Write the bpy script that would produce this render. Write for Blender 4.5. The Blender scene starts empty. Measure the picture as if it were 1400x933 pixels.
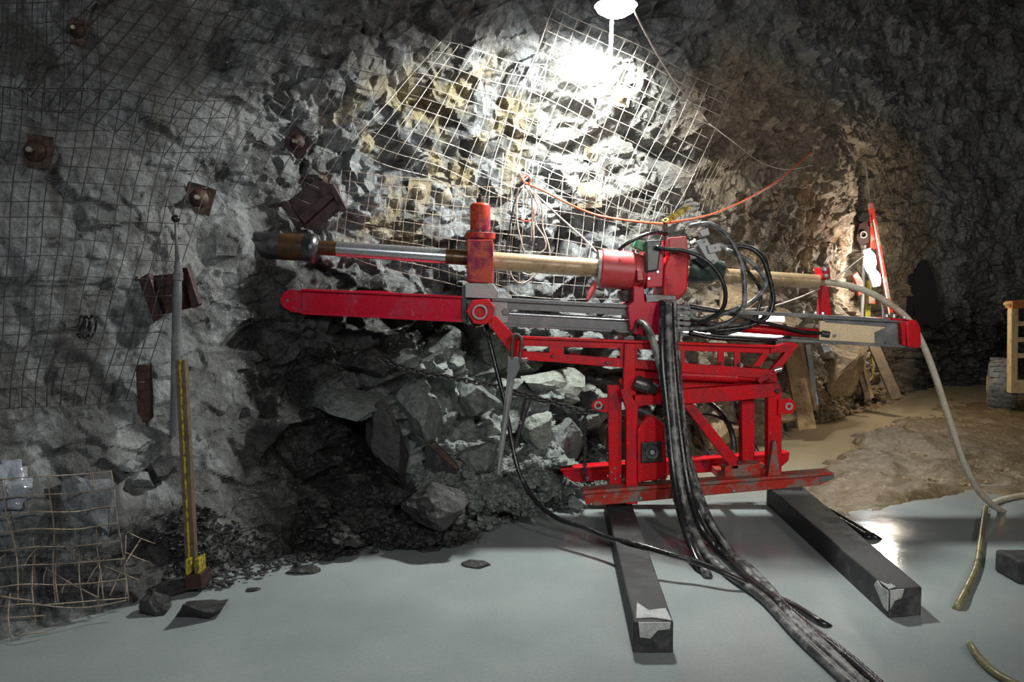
import bpy, bmesh, math, random
import numpy as np
from mathutils import Vector, Matrix
from mathutils.bvhtree import BVHTree

random.seed(7)
scene = bpy.context.scene
COL = scene.collection

# ------------------------------------------------------------------ camera
W, H, F = 1400.0, 933.0, 1050.0
EYE = Vector((0.0, 0.0, 1.5))
PITCH = math.atan((H / 2 - 400.0) / F)          # the horizon lies at y = 400 in the photograph
cam_data = bpy.data.cameras.new('camera')
cam_data.sensor_fit = 'HORIZONTAL'
cam_data.sensor_width = 36.0
cam_data.lens = 36.0 * F / W
cam_data.clip_start = 0.05
cam_data.clip_end = 100
cam = bpy.data.objects.new('camera', cam_data)
cam.location = EYE
cam.rotation_euler = (math.pi / 2 - PITCH, 0, 0)
COL.objects.link(cam)
scene.camera = cam

# ------------------------------------------------------------------ world and lights
scene.view_settings.view_transform = 'Standard'
scene.view_settings.look = 'None'
scene.view_settings.gamma = 1.0
scene.view_settings.exposure = 0.0
scene.view_settings.use_curve_mapping = False
scene.cycles.use_denoising = True
scene.cycles.max_bounces = 6
scene.cycles.sample_clamp_indirect = 6.0

world = bpy.data.worlds.new('underground_dark')
scene.world = world
world.use_nodes = True
world.node_tree.nodes['Background'].inputs[0].default_value = (0.75, 0.85, 1.0, 1)
world.node_tree.nodes['Background'].inputs[1].default_value = 0.028


def ray(px, py):
    c, s = math.cos(PITCH), math.sin(PITCH)
    u = (px - W / 2) / F
    v = (H / 2 - py) / F
    return Vector((u, c + s * v, -s + c * v))


def P(px, py, d):
    """point of the place seen at a pixel of the photograph, d metres in front of the photographer"""
    r = ray(px, py)
    return EYE + r * (d / r.y)


def to_px(p):
    """numpy (n,3) -> pixels"""
    c, s = math.cos(PITCH), math.sin(PITCH)
    q = p - np.array(EYE)
    fwd = q[:, 1] * c - q[:, 2] * s
    up = q[:, 1] * s + q[:, 2] * c
    fwd = np.maximum(fwd, 0.05)
    return W / 2 + F * q[:, 0] / fwd, H / 2 - F * up / fwd


def add_light(name, kind, loc, energy, color=(1, 1, 1), aim=None, size=0.3, spot=None, blend=0.3):
    l = bpy.data.lights.new(name, kind)
    l.energy = energy
    l.color = color
    if kind == 'AREA':
        l.shape = 'DISK'
        l.size = size
    else:
        l.shadow_soft_size = size
    if kind == 'SPOT':
        l.spot_size = math.radians(spot)
        l.spot_blend = blend
    o = bpy.data.objects.new(name, l)
    o.location = loc
    if aim is not None:
        o.rotation_euler = (Vector(aim) - Vector(loc)).to_track_quat('-Z', 'Y').to_euler()
    COL.objects.link(o)
    return o


# unseen fill lights added behind the photographer to brighten rock and rig
add_light('fill_light', 'AREA', (-0.6, -2.5, 3.6), 104, (0.90, 0.96, 1.0), (-0.6, 5, 1.2), 0.7)
add_light('fill_light_far', 'AREA', (3.6, -1.5, 3.4), 105, (1.0, 0.92, 0.84), (4.0, 9.0, 2.2), 0.6)
add_light('rig_fill_spot', 'SPOT', (1.5, -1.0, 2.3), 290, (1.0, 0.96, 0.92), (1.05, 5.0, 0.95), 0.12, 44, 0.8)


# ------------------------------------------------------------------ materials
def new_mat(name):
    m = bpy.data.materials.new(name)
    m.use_nodes = True
    nt = m.node_tree
    for n in list(nt.nodes):
        nt.nodes.remove(n)
    out = nt.nodes.new('ShaderNodeOutputMaterial')
    b = nt.nodes.new('ShaderNodeBsdfPrincipled')
    nt.links.new(b.outputs[0], out.inputs[0])
    return m, nt, b


def N(nt, kind, **kw):
    n = nt.nodes.new(kind)
    for k, v in kw.items():
        if k in ('inp',):
            for kk, vv in v.items():
                n.inputs[kk].default_value = vv
        else:
            setattr(n, k, v)
    return n


def ramp(nt, fac, stops):
    r = nt.nodes.new('ShaderNodeValToRGB')
    e = r.color_ramp.elements
    while len(e) > 1:
        e.remove(e[-1])
    e[0].position = stops[0][0]
    e[0].color = (*stops[0][1], 1)
    for p, c in stops[1:]:
        k = e.new(p)
        k.color = (*c, 1)
    nt.links.new(fac, r.inputs[0])
    return r.outputs[0]


def mix(nt, fac, a, b, mode='MIX'):
    m = nt.nodes.new('ShaderNodeMix')
    m.data_type = 'RGBA'
    m.blend_type = mode
    for sock, v in ((m.inputs[0], fac), (m.inputs[6], a), (m.inputs[7], b)):
        if hasattr(v, 'node'):
            nt.links.new(v, sock)
        elif isinstance(v, (int, float)):
            sock.default_value = v
        else:
            sock.default_value = (*v, 1)
    return m.outputs[2]


def noise(nt, scale, detail=4, rough=0.6, coord=None):
    n = nt.nodes.new('ShaderNodeTexNoise')
    n.inputs['Scale'].default_value = scale
    n.inputs['Detail'].default_value = detail
    n.inputs['Roughness'].default_value = rough
    if coord is None:
        g = nt.nodes.new('ShaderNodeNewGeometry')
        coord = g.outputs['Position']
    nt.links.new(coord, n.inputs['Vector'])
    return n.outputs['Fac']


def bump(nt, height, strength, dist, bsdf, chain=None):
    b = nt.nodes.new('ShaderNodeBump')
    b.inputs['Strength'].default_value = strength
    b.inputs['Distance'].default_value = dist
    nt.links.new(height, b.inputs['Height'])
    if chain is not None:
        nt.links.new(chain, b.inputs['Normal'])
    if bsdf is not None:
        nt.links.new(b.outputs[0], bsdf.inputs['Normal'])
    return b.outputs[0]


def worn(name, base, dirt, scale=14, amount=(0.5, 0.68), rough=(0.35, 0.7), metal=0.0, grain=120, bstr=0.15, scuff_sheen=None):
    """paint or metal with blotches of dirt and a fine grain"""
    m, nt, b = new_mat(name)
    f = noise(nt, scale, 6, 0.65)
    fac = ramp(nt, f, [(amount[0], (0, 0, 0)), (amount[1], (1, 1, 1))])
    g = noise(nt, grain, 3, 0.6)
    c = mix(nt, fac, base, dirt)
    sh = ramp(nt, g, [(0.3, (0.72, 0.72, 0.72)), (0.7, (1.15, 1.15, 1.15))])
    c = mix(nt, 1.0, c, sh, 'MULTIPLY')
    if scuff_sheen:
        s = noise(nt, scale * 2.3, 8, 0.75)
        sf = ramp(nt, s, [(0.60, (0, 0, 0)), (0.68, (1, 1, 1))])
        c = mix(nt, sf, c, scuff_sheen)
        sp = noise(nt, 75, 3, 0.7)
        c = mix(nt, ramp(nt, sp, [(0.66, (0, 0, 0)), (0.72, (0.75, 0.75, 0.75))]), c, (0.40, 0.30, 0.29))
        dk = noise(nt, 40, 5, 0.75)
        c = mix(nt, ramp(nt, dk, [(0.60, (0, 0, 0)), (0.70, (0.8, 0.8, 0.8))]), c, (0.10, 0.02, 0.02))
    nt.links.new(c, b.inputs['Base Color'])
    rr = ramp(nt, fac, [(0, (rough[0],) * 3), (1, (rough[1],) * 3)])
    nt.links.new(rr, b.inputs['Roughness'])
    b.inputs['Metallic'].default_value = metal
    bump(nt, g, bstr, 0.004, b)
    return m


def dull(name, v):
    for n in M[name].node_tree.nodes:
        if n.type == 'BSDF_PRINCIPLED':
            n.inputs['Specular IOR Level'].default_value = v


def rgb(r, g, b):
    f = lambda c: c / 12.92 if c <= 0.04045 else ((c + 0.055) / 1.055) ** 2.4
    return tuple(f(v / 255.0) for v in (r, g, b))


M = {}
M['red'] = worn('red_paint', (0.62, 0.008, 0.015), (0.27, 0.012, 0.022), 7, (0.46, 0.70), (0.32, 0.55), scuff_sheen=(0.42, 0.03, 0.03))
M['red_wet'] = worn('wet_red_paint', (0.56, 0.010, 0.036), (0.42, 0.03, 0.06), 6, (0.5, 0.7), (0.22, 0.4), grain=220, scuff_sheen=(0.42, 0.11, 0.14))  # paler blotches put the whitish wet sheen into the paint colour
M['red_dusty'] = worn('dusty_red_paint', (0.52, 0.05, 0.055), (0.5, 0.13, 0.12), 7, (0.45, 0.7), (0.4, 0.6))
M['red_orange'] = worn('rusted_orange_red_paint', (0.48, 0.06, 0.025), (0.22, 0.015, 0.05), 10, (0.45, 0.62), (0.3, 0.55), scuff_sheen=(0.5, 0.17, 0.05))
M['red_muddy'] = worn('muddy_red_paint', (0.42, 0.035, 0.022), (0.20, 0.16, 0.13), 8, (0.47, 0.58), (0.4, 0.7))
M['grey_steel'] = worn('grey_painted_steel', (0.13, 0.135, 0.14), (0.24, 0.24, 0.23), 8, (0.5, 0.7), (0.38, 0.6))
M['grey_light'] = worn('pale_grey_steel', (0.33, 0.34, 0.33), (0.20, 0.21, 0.21), 9, (0.5, 0.7), (0.35, 0.6))
M['chrome'] = worn('wet_chrome_steel', (0.66, 0.67, 0.68), (0.45, 0.45, 0.46), 12, (0.55, 0.75), (0.26, 0.42), 0.85, bstr=0.03)
M['dark_steel'] = worn('dark_steel', (0.10, 0.10, 0.105), (0.15, 0.13, 0.11), 14, (0.5, 0.7), (0.3, 0.6), 0.75)
M['bolt'] = worn('bright_bolt_steel', (0.6, 0.6, 0.6), (0.35, 0.35, 0.34), 30, (0.5, 0.7), (0.25, 0.5), 0.9)
M['rust'] = worn('rusty_steel', (0.085, 0.046, 0.027), (0.045, 0.03, 0.024), 16, (0.42, 0.6), (0.55, 0.8), 0.2)
M['rust_red'] = worn('rust_red_steel', (0.052, 0.022, 0.018), (0.030, 0.021, 0.019), 16, (0.48, 0.64), (0.5, 0.8), 0.1)
M['rust_rod'] = worn('rust_brown_rod', (0.13, 0.062, 0.024), (0.06, 0.035, 0.02), 18, (0.45, 0.6), (0.3, 0.5), 0.4)
M['tan_rod'] = worn('muddy_tan_rod', (0.42, 0.30, 0.17), (0.28, 0.19, 0.10), 10, (0.45, 0.65), (0.35, 0.6), 0.15)
M['rubber'] = worn('black_rubber', (0.016, 0.016, 0.017), (0.10, 0.10, 0.10), 16, (0.55, 0.72), (0.25, 0.5), grain=200)
M['rubber_dusty'] = worn('dusty_black_rubber', (0.045, 0.046, 0.047), (0.26, 0.26, 0.25), 15, (0.44, 0.62), (0.35, 0.6), grain=200)
M['hose_white'] = worn('cream_hose', (0.58, 0.53, 0.42), (0.42, 0.34, 0.22), 7, (0.5, 0.7), (0.4, 0.6))
M['hose_tan'] = worn('muddy_tan_hose', (0.42, 0.32, 0.20), (0.30, 0.21, 0.12), 8, (0.5, 0.7), (0.45, 0.7))
M['hose_olive'] = worn('olive_hose', (0.20, 0.19, 0.09), (0.08, 0.075, 0.05), 9, (0.5, 0.65), (0.3, 0.6))
M['timber'] = worn('dark_wet_timber', (0.036, 0.038, 0.039), (0.075, 0.077, 0.076), 11, (0.48, 0.66), (0.55, 0.8), grain=60, bstr=0.4)
M['slurry'] = worn('dried_grey_slurry', (0.40, 0.41, 0.40), (0.30, 0.31, 0.30), 18, (0.45, 0.65), (0.6, 0.8), bstr=0.4)
M['plank'] = worn('weathered_plank', (0.33, 0.21, 0.095), (0.18, 0.105, 0.05), 8, (0.45, 0.65), (0.6, 0.8), grain=60, bstr=0.5)
M['plank_dark'] = worn('dark_weathered_plank', (0.15, 0.105, 0.06), (0.08, 0.06, 0.04), 8, (0.45, 0.65), (0.6, 0.8), grain=60, bstr=0.5)
M['yellow'] = worn('yellow_plastic', (0.50, 0.42, 0.04), (0.16, 0.12, 0.03), 40, (0.46, 0.56), (0.4, 0.6))
M['yellow_olive'] = worn('dull_yellow_webbing', (0.42, 0.36, 0.04), (0.22, 0.19, 0.04), 30, (0.45, 0.65), (0.6, 0.8))
M['orange_cable'] = worn('orange_red_cable', (0.68, 0.13, 0.05), (0.5, 0.10, 0.05), 20, (0.5, 0.7), (0.4, 0.6))
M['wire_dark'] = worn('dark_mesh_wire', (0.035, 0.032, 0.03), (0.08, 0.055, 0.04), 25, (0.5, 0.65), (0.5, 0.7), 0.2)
M['wire_light'] = worn('lit_mesh_wire', (0.50, 0.48, 0.44), (0.33, 0.28, 0.20), 25, (0.5, 0.65), (0.45, 0.65), 0.2)  # pale copy of the mesh wire, lamp light put into its colour
M['wire_tan'] = worn('rusty_tan_wire', (0.32, 0.26, 0.20), (0.18, 0.13, 0.09), 25, (0.5, 0.65), (0.5, 0.7), 0.1)
M['cable_white'] = worn('pale_lead_wire', (0.55, 0.48, 0.43), (0.40, 0.33, 0.28), 20, (0.5, 0.65), (0.5, 0.7))
M['green'] = worn('green_paint', (0.02, 0.24, 0.09), (0.02, 0.12, 0.06), 20, (0.5, 0.65), (0.4, 0.6))
M['dark_green'] = worn('dark_green_black_paint', (0.035, 0.055, 0.045), (0.09, 0.10, 0.095), 14, (0.5, 0.65), (0.35, 0.6))
M['black'] = worn('black_steel', (0.018, 0.018, 0.018), (0.06, 0.055, 0.05), 14, (0.5, 0.65), (0.35, 0.6))
M['cream_panel'] = worn('cream_steel_web', (0.74, 0.58, 0.36), (0.62, 0.48, 0.29), 7, (0.5, 0.7), (0.4, 0.6))
M['cart_cream'] = worn('cream_yellow_paint', (0.55, 0.40, 0.20), (0.33, 0.22, 0.11), 10, (0.5, 0.7), (0.5, 0.7))
M['cart_orange'] = worn('orange_brown_paint', (0.42, 0.15, 0.04), (0.22, 0.10, 0.04), 14, (0.5, 0.7), (0.5, 0.7))
M['tyre'] = worn('muddy_tyre', (0.10, 0.105, 0.10), (0.22, 0.20, 0.16), 9, (0.45, 0.65), (0.6, 0.85))
M['flat_black'] = worn('matte_black', (0.008, 0.008, 0.009), (0.014, 0.014, 0.015), 10, (0.5, 0.7), (0.85, 0.95))
M['plastic_clear'] = worn('milky_plastic', (0.30, 0.33, 0.37), (0.2, 0.22, 0.25), 12, (0.5, 0.7), (0.15, 0.3))
M['plate_tan'] = worn('pale_galvanised_plate', (0.42, 0.38, 0.28), (0.26, 0.22, 0.14), 14, (0.45, 0.65), (0.4, 0.6), 0.35)


for k_ in ('red', 'red_wet', 'red_muddy', 'red_orange', 'timber'):
    dull(k_, 0.22)


def emit(name, color, strength):
    m, nt, b = new_mat(name)
    b.inputs['Base Color'].default_value = (*color, 1)
    b.inputs['Emission Color'].default_value = (*color, 1)
    b.inputs['Emission Strength'].default_value = strength
    return m


M['lamp_glow'] = emit('lamp_lens_lit', (1, 1, 0.97), 60)
M['strip_glow'] = emit('strip_lamp_lit', (1, 0.98, 0.94), 6)
M['lamp_glow_far'] = emit('work_lamp_lens_lit', (0.93, 0.97, 1.0), 40)


# ------------------------------------------------------------------ mesh builder
WORLD_LOC = {}


class MB:
    def __init__(self):
        self.bm = bmesh.new()

    def poly(self, pts, vec):
        """closed prism: polygon pts swept along vec"""
        bm = self.bm
        a = [bm.verts.new(p) for p in pts]
        b = [bm.verts.new(Vector(p) + Vector(vec)) for p in pts]
        n = len(a)
        bm.faces.new(a)
        bm.faces.new(list(reversed(b)))
        for i in range(n):
            bm.faces.new((a[i], b[i], b[(i + 1) % n], a[(i + 1) % n]))
        return self

    def pp(self, pix, d0, d1):
        """plate whose front outline is given in photo pixels at distance d0, reaching straight back to d1"""
        return self.poly([P(x, y, d0) for x, y in pix], (0, d1 - d0, 0))

    def strip(self, pix, d0, d1, holes=None):
        return self.pp(pix, d0, d1)

    def bar(self, a, b, w, h, up=(0, 0, 1)):
        """box beam from a to b, w across (horizontal), h high"""
        a, b = Vector(a), Vector(b)
        t = (b - a).normalized()
        s = t.cross(Vector(up))
        if s.length < 1e-4:
            s = t.cross(Vector((0, 1, 0)))
        s.normalize()
        u = s.cross(t).normalized()
        pts = [a + s * (w / 2 * i) + u * (h / 2 * j) for i, j in ((-1, -1), (1, -1), (1, 1), (-1, 1))]
        return self.poly(pts, b - a)

    def cyl(self, a, b, r, n=20, r2=None):
        a, b = Vector(a), Vector(b)
        return self.lathe(a, b - a, [(0, r), (1, r if r2 is None else r2)], n)

    def lathe(self, a, axis, prof, n=20, closed=True):
        """prof: (fraction along axis, radius)"""
        bm = self.bm
        a, axis = Vector(a), Vector(axis)
        t = axis.normalized()
        s = t.orthogonal().normalized()
        u = t.cross(s)
        rings = []
        for f, r in prof:
            c = a + axis * f
            rings.append([bm.verts.new(c + (s * math.cos(k * 2 * math.pi / n) + u * math.sin(k * 2 * math.pi / n)) * r) for k in range(n)])
        for p, q in zip(rings, rings[1:]):
            for k in range(n):
                bm.faces.new((p[k], p[(k + 1) % n], q[(k + 1) % n], q[k]))
        if closed:
            bm.faces.new(list(reversed(rings[0])))
            bm.faces.new(rings[-1])
        return self

    def ring(self, c, axis, r_out, r_in, n=20):
        """pipe ring: c start centre, axis with length"""
        bm = self.bm
        c, axis = Vector(c), Vector(axis)
        t = axis.normalized()
        s = t.orthogonal().normalized()
        u = t.cross(s)
        rr = []
        for f, r in ((0, r_out), (1, r_out), (1, r_in), (0, r_in)):
            q = c + axis * f
            rr.append([bm.verts.new(q + (s * math.cos(k * 2 * math.pi / n) + u * math.sin(k * 2 * math.pi / n)) * r) for k in range(n)])
        for i in range(4):
            p, q = rr[i], rr[(i + 1) % 4]
            for k in range(n):
                bm.faces.new((p[k], p[(k + 1) % n], q[(k + 1) % n], q[k]))
        return self

    def tube(self, pts, r, n=8, rfun=None, caps=True):
        bm = self.bm
        pts = [Vector(p) for p in pts]
        rings = []
        t0 = (pts[1] - pts[0]).normalized()
        s = t0.orthogonal().normalized()
        for i, p in enumerate(pts):
            t = (pts[min(i + 1, len(pts) - 1)] - pts[max(i - 1, 0)]).normalized()
            s = (s - t * s.dot(t))
            if s.length < 1e-6:
                s = t.orthogonal()
            s.normalize()
            u = t.cross(s)
            rad = r * (rfun(i, len(pts)) if rfun else 1.0)
            rings.append([bm.verts.new(p + (s * math.cos(k * 2 * math.pi / n) + u * math.sin(k * 2 * math.pi / n)) * rad) for k in range(n)])
        for p, q in zip(rings, rings[1:]):
            for k in range(n):
                bm.faces.new((p[k], p[(k + 1) % n], q[(k + 1) % n], q[k]))
        if caps:
            bm.faces.new(list(reversed(rings[0])))
            bm.faces.new(rings[-1])
        return self

    def build(self, name, mat, parent=None, smooth=False, bevel=0.0, origin=None, fix=True):
        bm = self.bm
        if fix:
            bmesh.ops.recalc_face_normals(bm, faces=bm.faces[:])
        vs = [v.co for v in bm.verts]
        if origin is None:
            lo = Vector((min(v.x for v in vs), min(v.y for v in vs), min(v.z for v in vs)))
            hi = Vector((max(v.x for v in vs), max(v.y for v in vs), max(v.z for v in vs)))
            origin = Vector(((lo.x + hi.x) / 2, (lo.y + hi.y) / 2, lo.z))
        origin = Vector(origin)
        bmesh.ops.translate(bm, verts=bm.verts[:], vec=-origin)
        me = bpy.data.meshes.new(name)
        bm.to_mesh(me)
        bm.free()
        if smooth:
            me.polygons.foreach_set('use_smooth', [True] * len(me.polygons))
            if smooth != 'all':
                try:
                    me.set_sharp_from_angle(angle=math.radians(40))
                except Exception:
                    pass
        me.materials.append(M[mat] if isinstance(mat, str) else mat)
        o = bpy.data.objects.new(name, me)
        COL.objects.link(o)
        place(o, origin, parent)
        if bevel:
            b = o.modifiers.new('bevel', 'BEVEL')
            b.width = bevel
            b.segments = 2
            b.limit_method = 'ANGLE'
            b.angle_limit = math.radians(35)
        return o


def place(o, origin, parent):
    WORLD_LOC[o.name] = Vector(origin)
    if parent is not None:
        o.parent = parent
        o.location = Vector(origin) - WORLD_LOC[parent.name]
    else:
        o.location = origin


def tag(o, label, cat, group=None, kind=None):
    o['label'] = label
    o['category'] = cat
    if group:
        o['group'] = group
    if kind:
        o['kind'] = kind
    return o


def thing(name, label, cat, loc, group=None):
    o = bpy.data.objects.new(name, None)
    o.empty_display_size = 0.1
    COL.objects.link(o)
    place(o, Vector(loc), None)
    return tag(o, label, cat, group)


def spline(pts, step=0.02):
    """Catmull-Rom through points, resampled at about `step` metres"""
    p = [Vector(q) for q in pts]
    p = [p[0] * 2 - p[1]] + p + [p[-1] * 2 - p[-2]]
    out = []
    for i in range(1, len(p) - 2):
        a, b, c, d = p[i - 1], p[i], p[i + 1], p[i + 2]
        n = max(2, int((c - b).length / step))
        for k in range(n):
            t = k / n
            out.append(0.5 * ((2 * b) + (c - a) * t + (2 * a - 5 * b + 4 * c - d) * t * t + (3 * b - a - 3 * c + d) * t ** 3))
    out.append(p[-2])
    return out


def PS(*a):
    return [P(*q) for q in a]

# ------------------------------------------------------------------ numpy noise
def h3(ix, iy, iz, seed):
    n = (ix.astype(np.int64) * 374761393 + iy.astype(np.int64) * 668265263 + iz.astype(np.int64) * 2147483647 + seed * 974634777) & 0xFFFFFFFF
    n = ((n ^ (n >> 13)) * 1274126177) & 0xFFFFFFFF
    n = ((n ^ (n >> 16)) * 2246822519) & 0xFFFFFFFF
    n = n ^ (n >> 15)
    return (n & 0xFFFFFF) / float(0x1000000)


def vnoise(p, seed=0):
    i = np.floor(p).astype(np.int64)
    f = p - i
    f = f * f * (3 - 2 * f)
    r = 0
    for dx in (0, 1):
        for dy in (0, 1):
            for dz in (0, 1):
                w = (f[:, 0] if dx else 1 - f[:, 0]) * (f[:, 1] if dy else 1 - f[:, 1]) * (f[:, 2] if dz else 1 - f[:, 2])
                r = r + w * h3(i[:, 0] + dx, i[:, 1] + dy, i[:, 2] + dz, seed)
    return r


def fbm(p, seed=0, octs=4, gain=0.5):
    a, s, t = 1.0, 0.0, 0.0
    for k in range(octs):
        s = s + a * vnoise(p * (2.03 ** k), seed + k * 17)
        t += a
        a *= gain
    return s / t


def facet(p, cell, seed, slope=0.8, edge=0.12):
    """broken-rock relief: every cell is a tilted plane of its own; returns height in units of cell, and the joint width"""
    q = p / cell
    base = np.floor(q).astype(np.int64)
    n = len(q)
    d1 = np.full(n, 9.0); d2 = np.full(n, 9.0); v1 = np.zeros(n); v2 = np.zeros(n)
    for dx in (-1, 0, 1):
        for dy in (-1, 0, 1):
            for dz in (-1, 0, 1):
                cx, cy, cz = base[:, 0] + dx, base[:, 1] + dy, base[:, 2] + dz
                r = [h3(cx, cy, cz, seed + k) for k in range(7)]
                off = np.stack([q[:, 0] - cx - r[0], q[:, 1] - cy - r[1], q[:, 2] - cz - r[2]], 1)
                d = np.sqrt((off * off).sum(1))
                val = 0.55 * (r[6] - 0.5) + slope * 2 * ((r[3] - 0.5) * off[:, 0] + (r[4] - 0.5) * off[:, 1] + (r[5] - 0.5) * off[:, 2])
                nb = d < d1
                ns = (~nb) & (d < d2)
                d2 = np.where(nb, d1, np.where(ns, d, d2))
                v2 = np.where(nb, v1, np.where(ns, val, v2))
                d1 = np.where(nb, d, d1)
                v1 = np.where(nb, val, v1)
    t = np.clip((d2 - d1) / edge, 0, 1)
    t = t * t * (3 - 2 * t)
    return v1 * (0.5 + 0.5 * t) + v2 * (0.5 - 0.5 * t), d2 - d1


def sstep(a, b, x):
    t = np.clip((x - a) / (b - a), 0, 1)
    return t * t * (3 - 2 * t)


def in_poly(px, py, poly, soft):
    """smooth mask, 1 inside the outline, fading over `soft` pixels"""
    n = len(poly)
    inside = np.zeros(len(px), bool)
    dmin = np.full(len(px), 1e9)
    for k in range(n):
        x0, y0 = poly[k]
        x1, y1 = poly[(k + 1) % n]
        cond = ((y0 > py) != (y1 > py))
        xi = (x1 - x0) * (py - y0) / ((y1 - y0) if y1 != y0 else 1e-9) + x0
        inside ^= cond & (px < xi)
        ex, ey = x1 - x0, y1 - y0
        t = np.clip(((px - x0) * ex + (py - y0) * ey) / (ex * ex + ey * ey), 0, 1)
        dmin = np.minimum(dmin, np.hypot(px - x0 - t * ex, py - y0 - t * ey))
    sd = np.where(inside, dmin, -dmin)
    return sstep(-soft, soft, sd)


def blob(px, py, x, y, rx, ry, ang=0):
    c, s = math.cos(math.radians(ang)), math.sin(math.radians(ang))
    dx, dy = px - x, py - y
    a = (dx * c + dy * s) / rx
    b = (-dx * s + dy * c) / ry
    return np.exp(-(a * a + b * b))


# ------------------------------------------------------------------ rock face
ST = [  # plan points of the rock face at floor, at rod height and at the roof
    ((-4.6, 0.2), (-4.8, 0.2), (-4.3, 0.4)),
    ((-3.05, 2.3), (-3.3, 2.45), (-3.0, 2.45)),
    ((-2.2, 3.25), (-2.5, 3.75), (-2.4, 3.7)),
    ((-1.75, 3.75), (-2.05, 4.45), (-2.0, 4.5)),
    ((-1.22, 4.28), (-1.55, 5.10), (-1.5, 5.15)),
    ((-.27, 4.80), (-.75, 5.65), (-.7, 5.6)),
    ((.35, 5.45), (.2, 6.05), (.2, 5.9)),
    ((1.2, 6.3), (1.2, 6.6), (1.1, 6.3)),
    ((2.3, 7.4), (2.2, 7.5), (2.1, 7.2)),
    ((3.2, 8.6), (3.2, 8.6), (3.1, 8.3)),
    ((5.2, 10.8), (5.2, 10.9), (5.0, 10.6)),
    ((7.0, 12.2), (7.2, 12.4), (7.0, 12.0)),
    ((10.5, 13.2), (10.5, 13.4), (10.5, 13.0))]


def wall_grid():
    st = np.array(ST)                      # (n,3,2)
    n = len(st)
    ts = []
    t = 0.0
    while t < n - 1:
        i = int(t)
        mid = st[i, 1] * (1 - (t - i)) + st[i + 1, 1] * (t - i)
        dist = max(2.5, math.hypot(*mid))
        seg = np.hypot(*(st[i + 1, 1] - st[i, 1]))
        ts.append(t)
        t += 0.0022 * dist / max(seg, 0.1)
    ts.append(n - 1 - 1e-6)
    ts = np.array(ts)
    i = np.minimum(ts.astype(int), n - 2)
    f = (ts - i)[:, None, None]
    pad = np.concatenate([2 * st[:1] - st[1:2], st, 2 * st[-1:] - st[-2:-1]])
    a, b, c, d = pad[i], pad[i + 1], pad[i + 2], pad[i + 3]
    plan = 0.5 * ((2 * b) + (c - a) * f + (2 * a - 5 * b + 4 * c - d) * f * f + (3 * b - a - 3 * c + d) * f ** 3)   # (m,3,2)
    zs = np.concatenate([np.arange(-0.25, 3.8, 0.0125), np.arange(3.8, 6.6, 0.035)])
    l0 = (zs - 1.8) * (zs - 5) / (1.8 * 5)
    l1 = zs * (zs - 5) / (1.8 * (1.8 - 5))
    l2 = zs * (zs - 1.8) / (5 * 3.2)
    l0, l1, l2 = [np.where(zs > 5, v5, v) for v, v5 in ((l0, 0), (l1, 0), (l2, 1))]
    xy = plan[:, None, 0, :] * l0[None, :, None] + plan[:, None, 1, :] * l1[None, :, None] + plan[:, None, 2, :] * l2[None, :, None]
    m, k = len(ts), len(zs)
    pts = np.concatenate([xy, np.broadcast_to(zs[None, :, None], (m, k, 1))], 2)
    tan = np.gradient(plan[:, 1, :], axis=0)
    tan /= np.linalg.norm(tan, axis=1, keepdims=True)
    nor = np.stack([tan[:, 1], -tan[:, 0], np.zeros(m)], 1)
    nor = np.broadcast_to(nor[:, None, :], (m, k, 3))
    return pts.reshape(-1, 3).copy(), nor.reshape(-1, 3), m, k


pts, nor, GM, GK = wall_grid()
px, py = to_px(pts)
# relief: big blocks, smaller blocks, chips
sc = np.array([1.0, 1.0, 1.25])
f1, e1 = facet(pts * sc + 0.25 * (fbm(pts * 1.5, 3, 3)[:, None] - 0.5), 0.85, 11, 0.6, 0.05)
f2, e2 = facet(pts * sc + 0.10 * (fbm(pts * 4, 4, 3)[:, None] - 0.5), 0.30, 29, 0.9, 0.06)
f3, e3 = facet(pts + 0.04 * (fbm(pts * 9, 6, 2)[:, None] - 0.5), 0.10, 47, 1.1, 0.12)
fb = fbm(pts * 2.2, 77, 5, 0.55) - 0.5
rough = 0.24 + 0.76 * sstep(330, 520, px + 0.25 * (400 - py))            # sprayed, smoother rock at the left
rough = rough * (1 - 0.45 * sstep(930, 1010, px) * sstep(430, 380, py))
disp = rough * (0.26 * f1 + 0.15 * f2 + 0.065 * f3) + (0.11 + 0.09 * rough) * fb
# the rubble and broken ground below the rods
rub = in_poly(px, py, [(330, 440), (850, 430), (860, 720), (380, 800)], 40)
disp += rub * (0.18 * f1 + 0.16 * f2 + 0.04 * f3)
for x, y, rx, ry, amp, ang in [
        (30, 690, 45, 45, 0.16, 0), (125, 690, 45, 60, 0.14, 30), (210, 650, 40, 25, -0.10, 0), (215, 770, 50, 45, -0.12, 0),
        (312, 335, 30, 50, 0.10, 0), (295, 75, 38, 36, -0.13, 0), (300, 240, 34, 25, -0.10, 35), (500, 40, 100, 80, 0.10, 0), (640, 20, 50, 70, 0.12, 0),
        (480, 640, 110, 60, -0.22, 0), (560, 545, 60, 40, 0.12, 0), (400, 690, 60, 70, 0.10, 0), (350, 450, 40, 90, -0.05, 0),
        (700, 660, 120, 35, 0.16, 0), (755, 530, 60, 45, 0.15, 20), (800, 110, 60, 60, 0.34, 20), (735, 120, 14, 70, -0.22, 15),
        (870, 250, 40, 60, 0.12, 0), (890, 180, 25, 50, -0.10, 20), (1010, 420, 80, 50, 0.15, 0), (1140, 500, 50, 60, 0.22, 0),
        (1060, 160, 60, 120, -0.12, 0), (1130, 250, 30, 90, 0.18, 0), (1230, 480, 40, 70, -0.25, 0), (1330, 330, 60, 120, 0.15, 0)]:
    disp += amp * blob(px, py, x, y, rx, ry, ang)
disp *= np.where(pts[:, 2] < 0.0, 0.8, 1.0)
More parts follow.
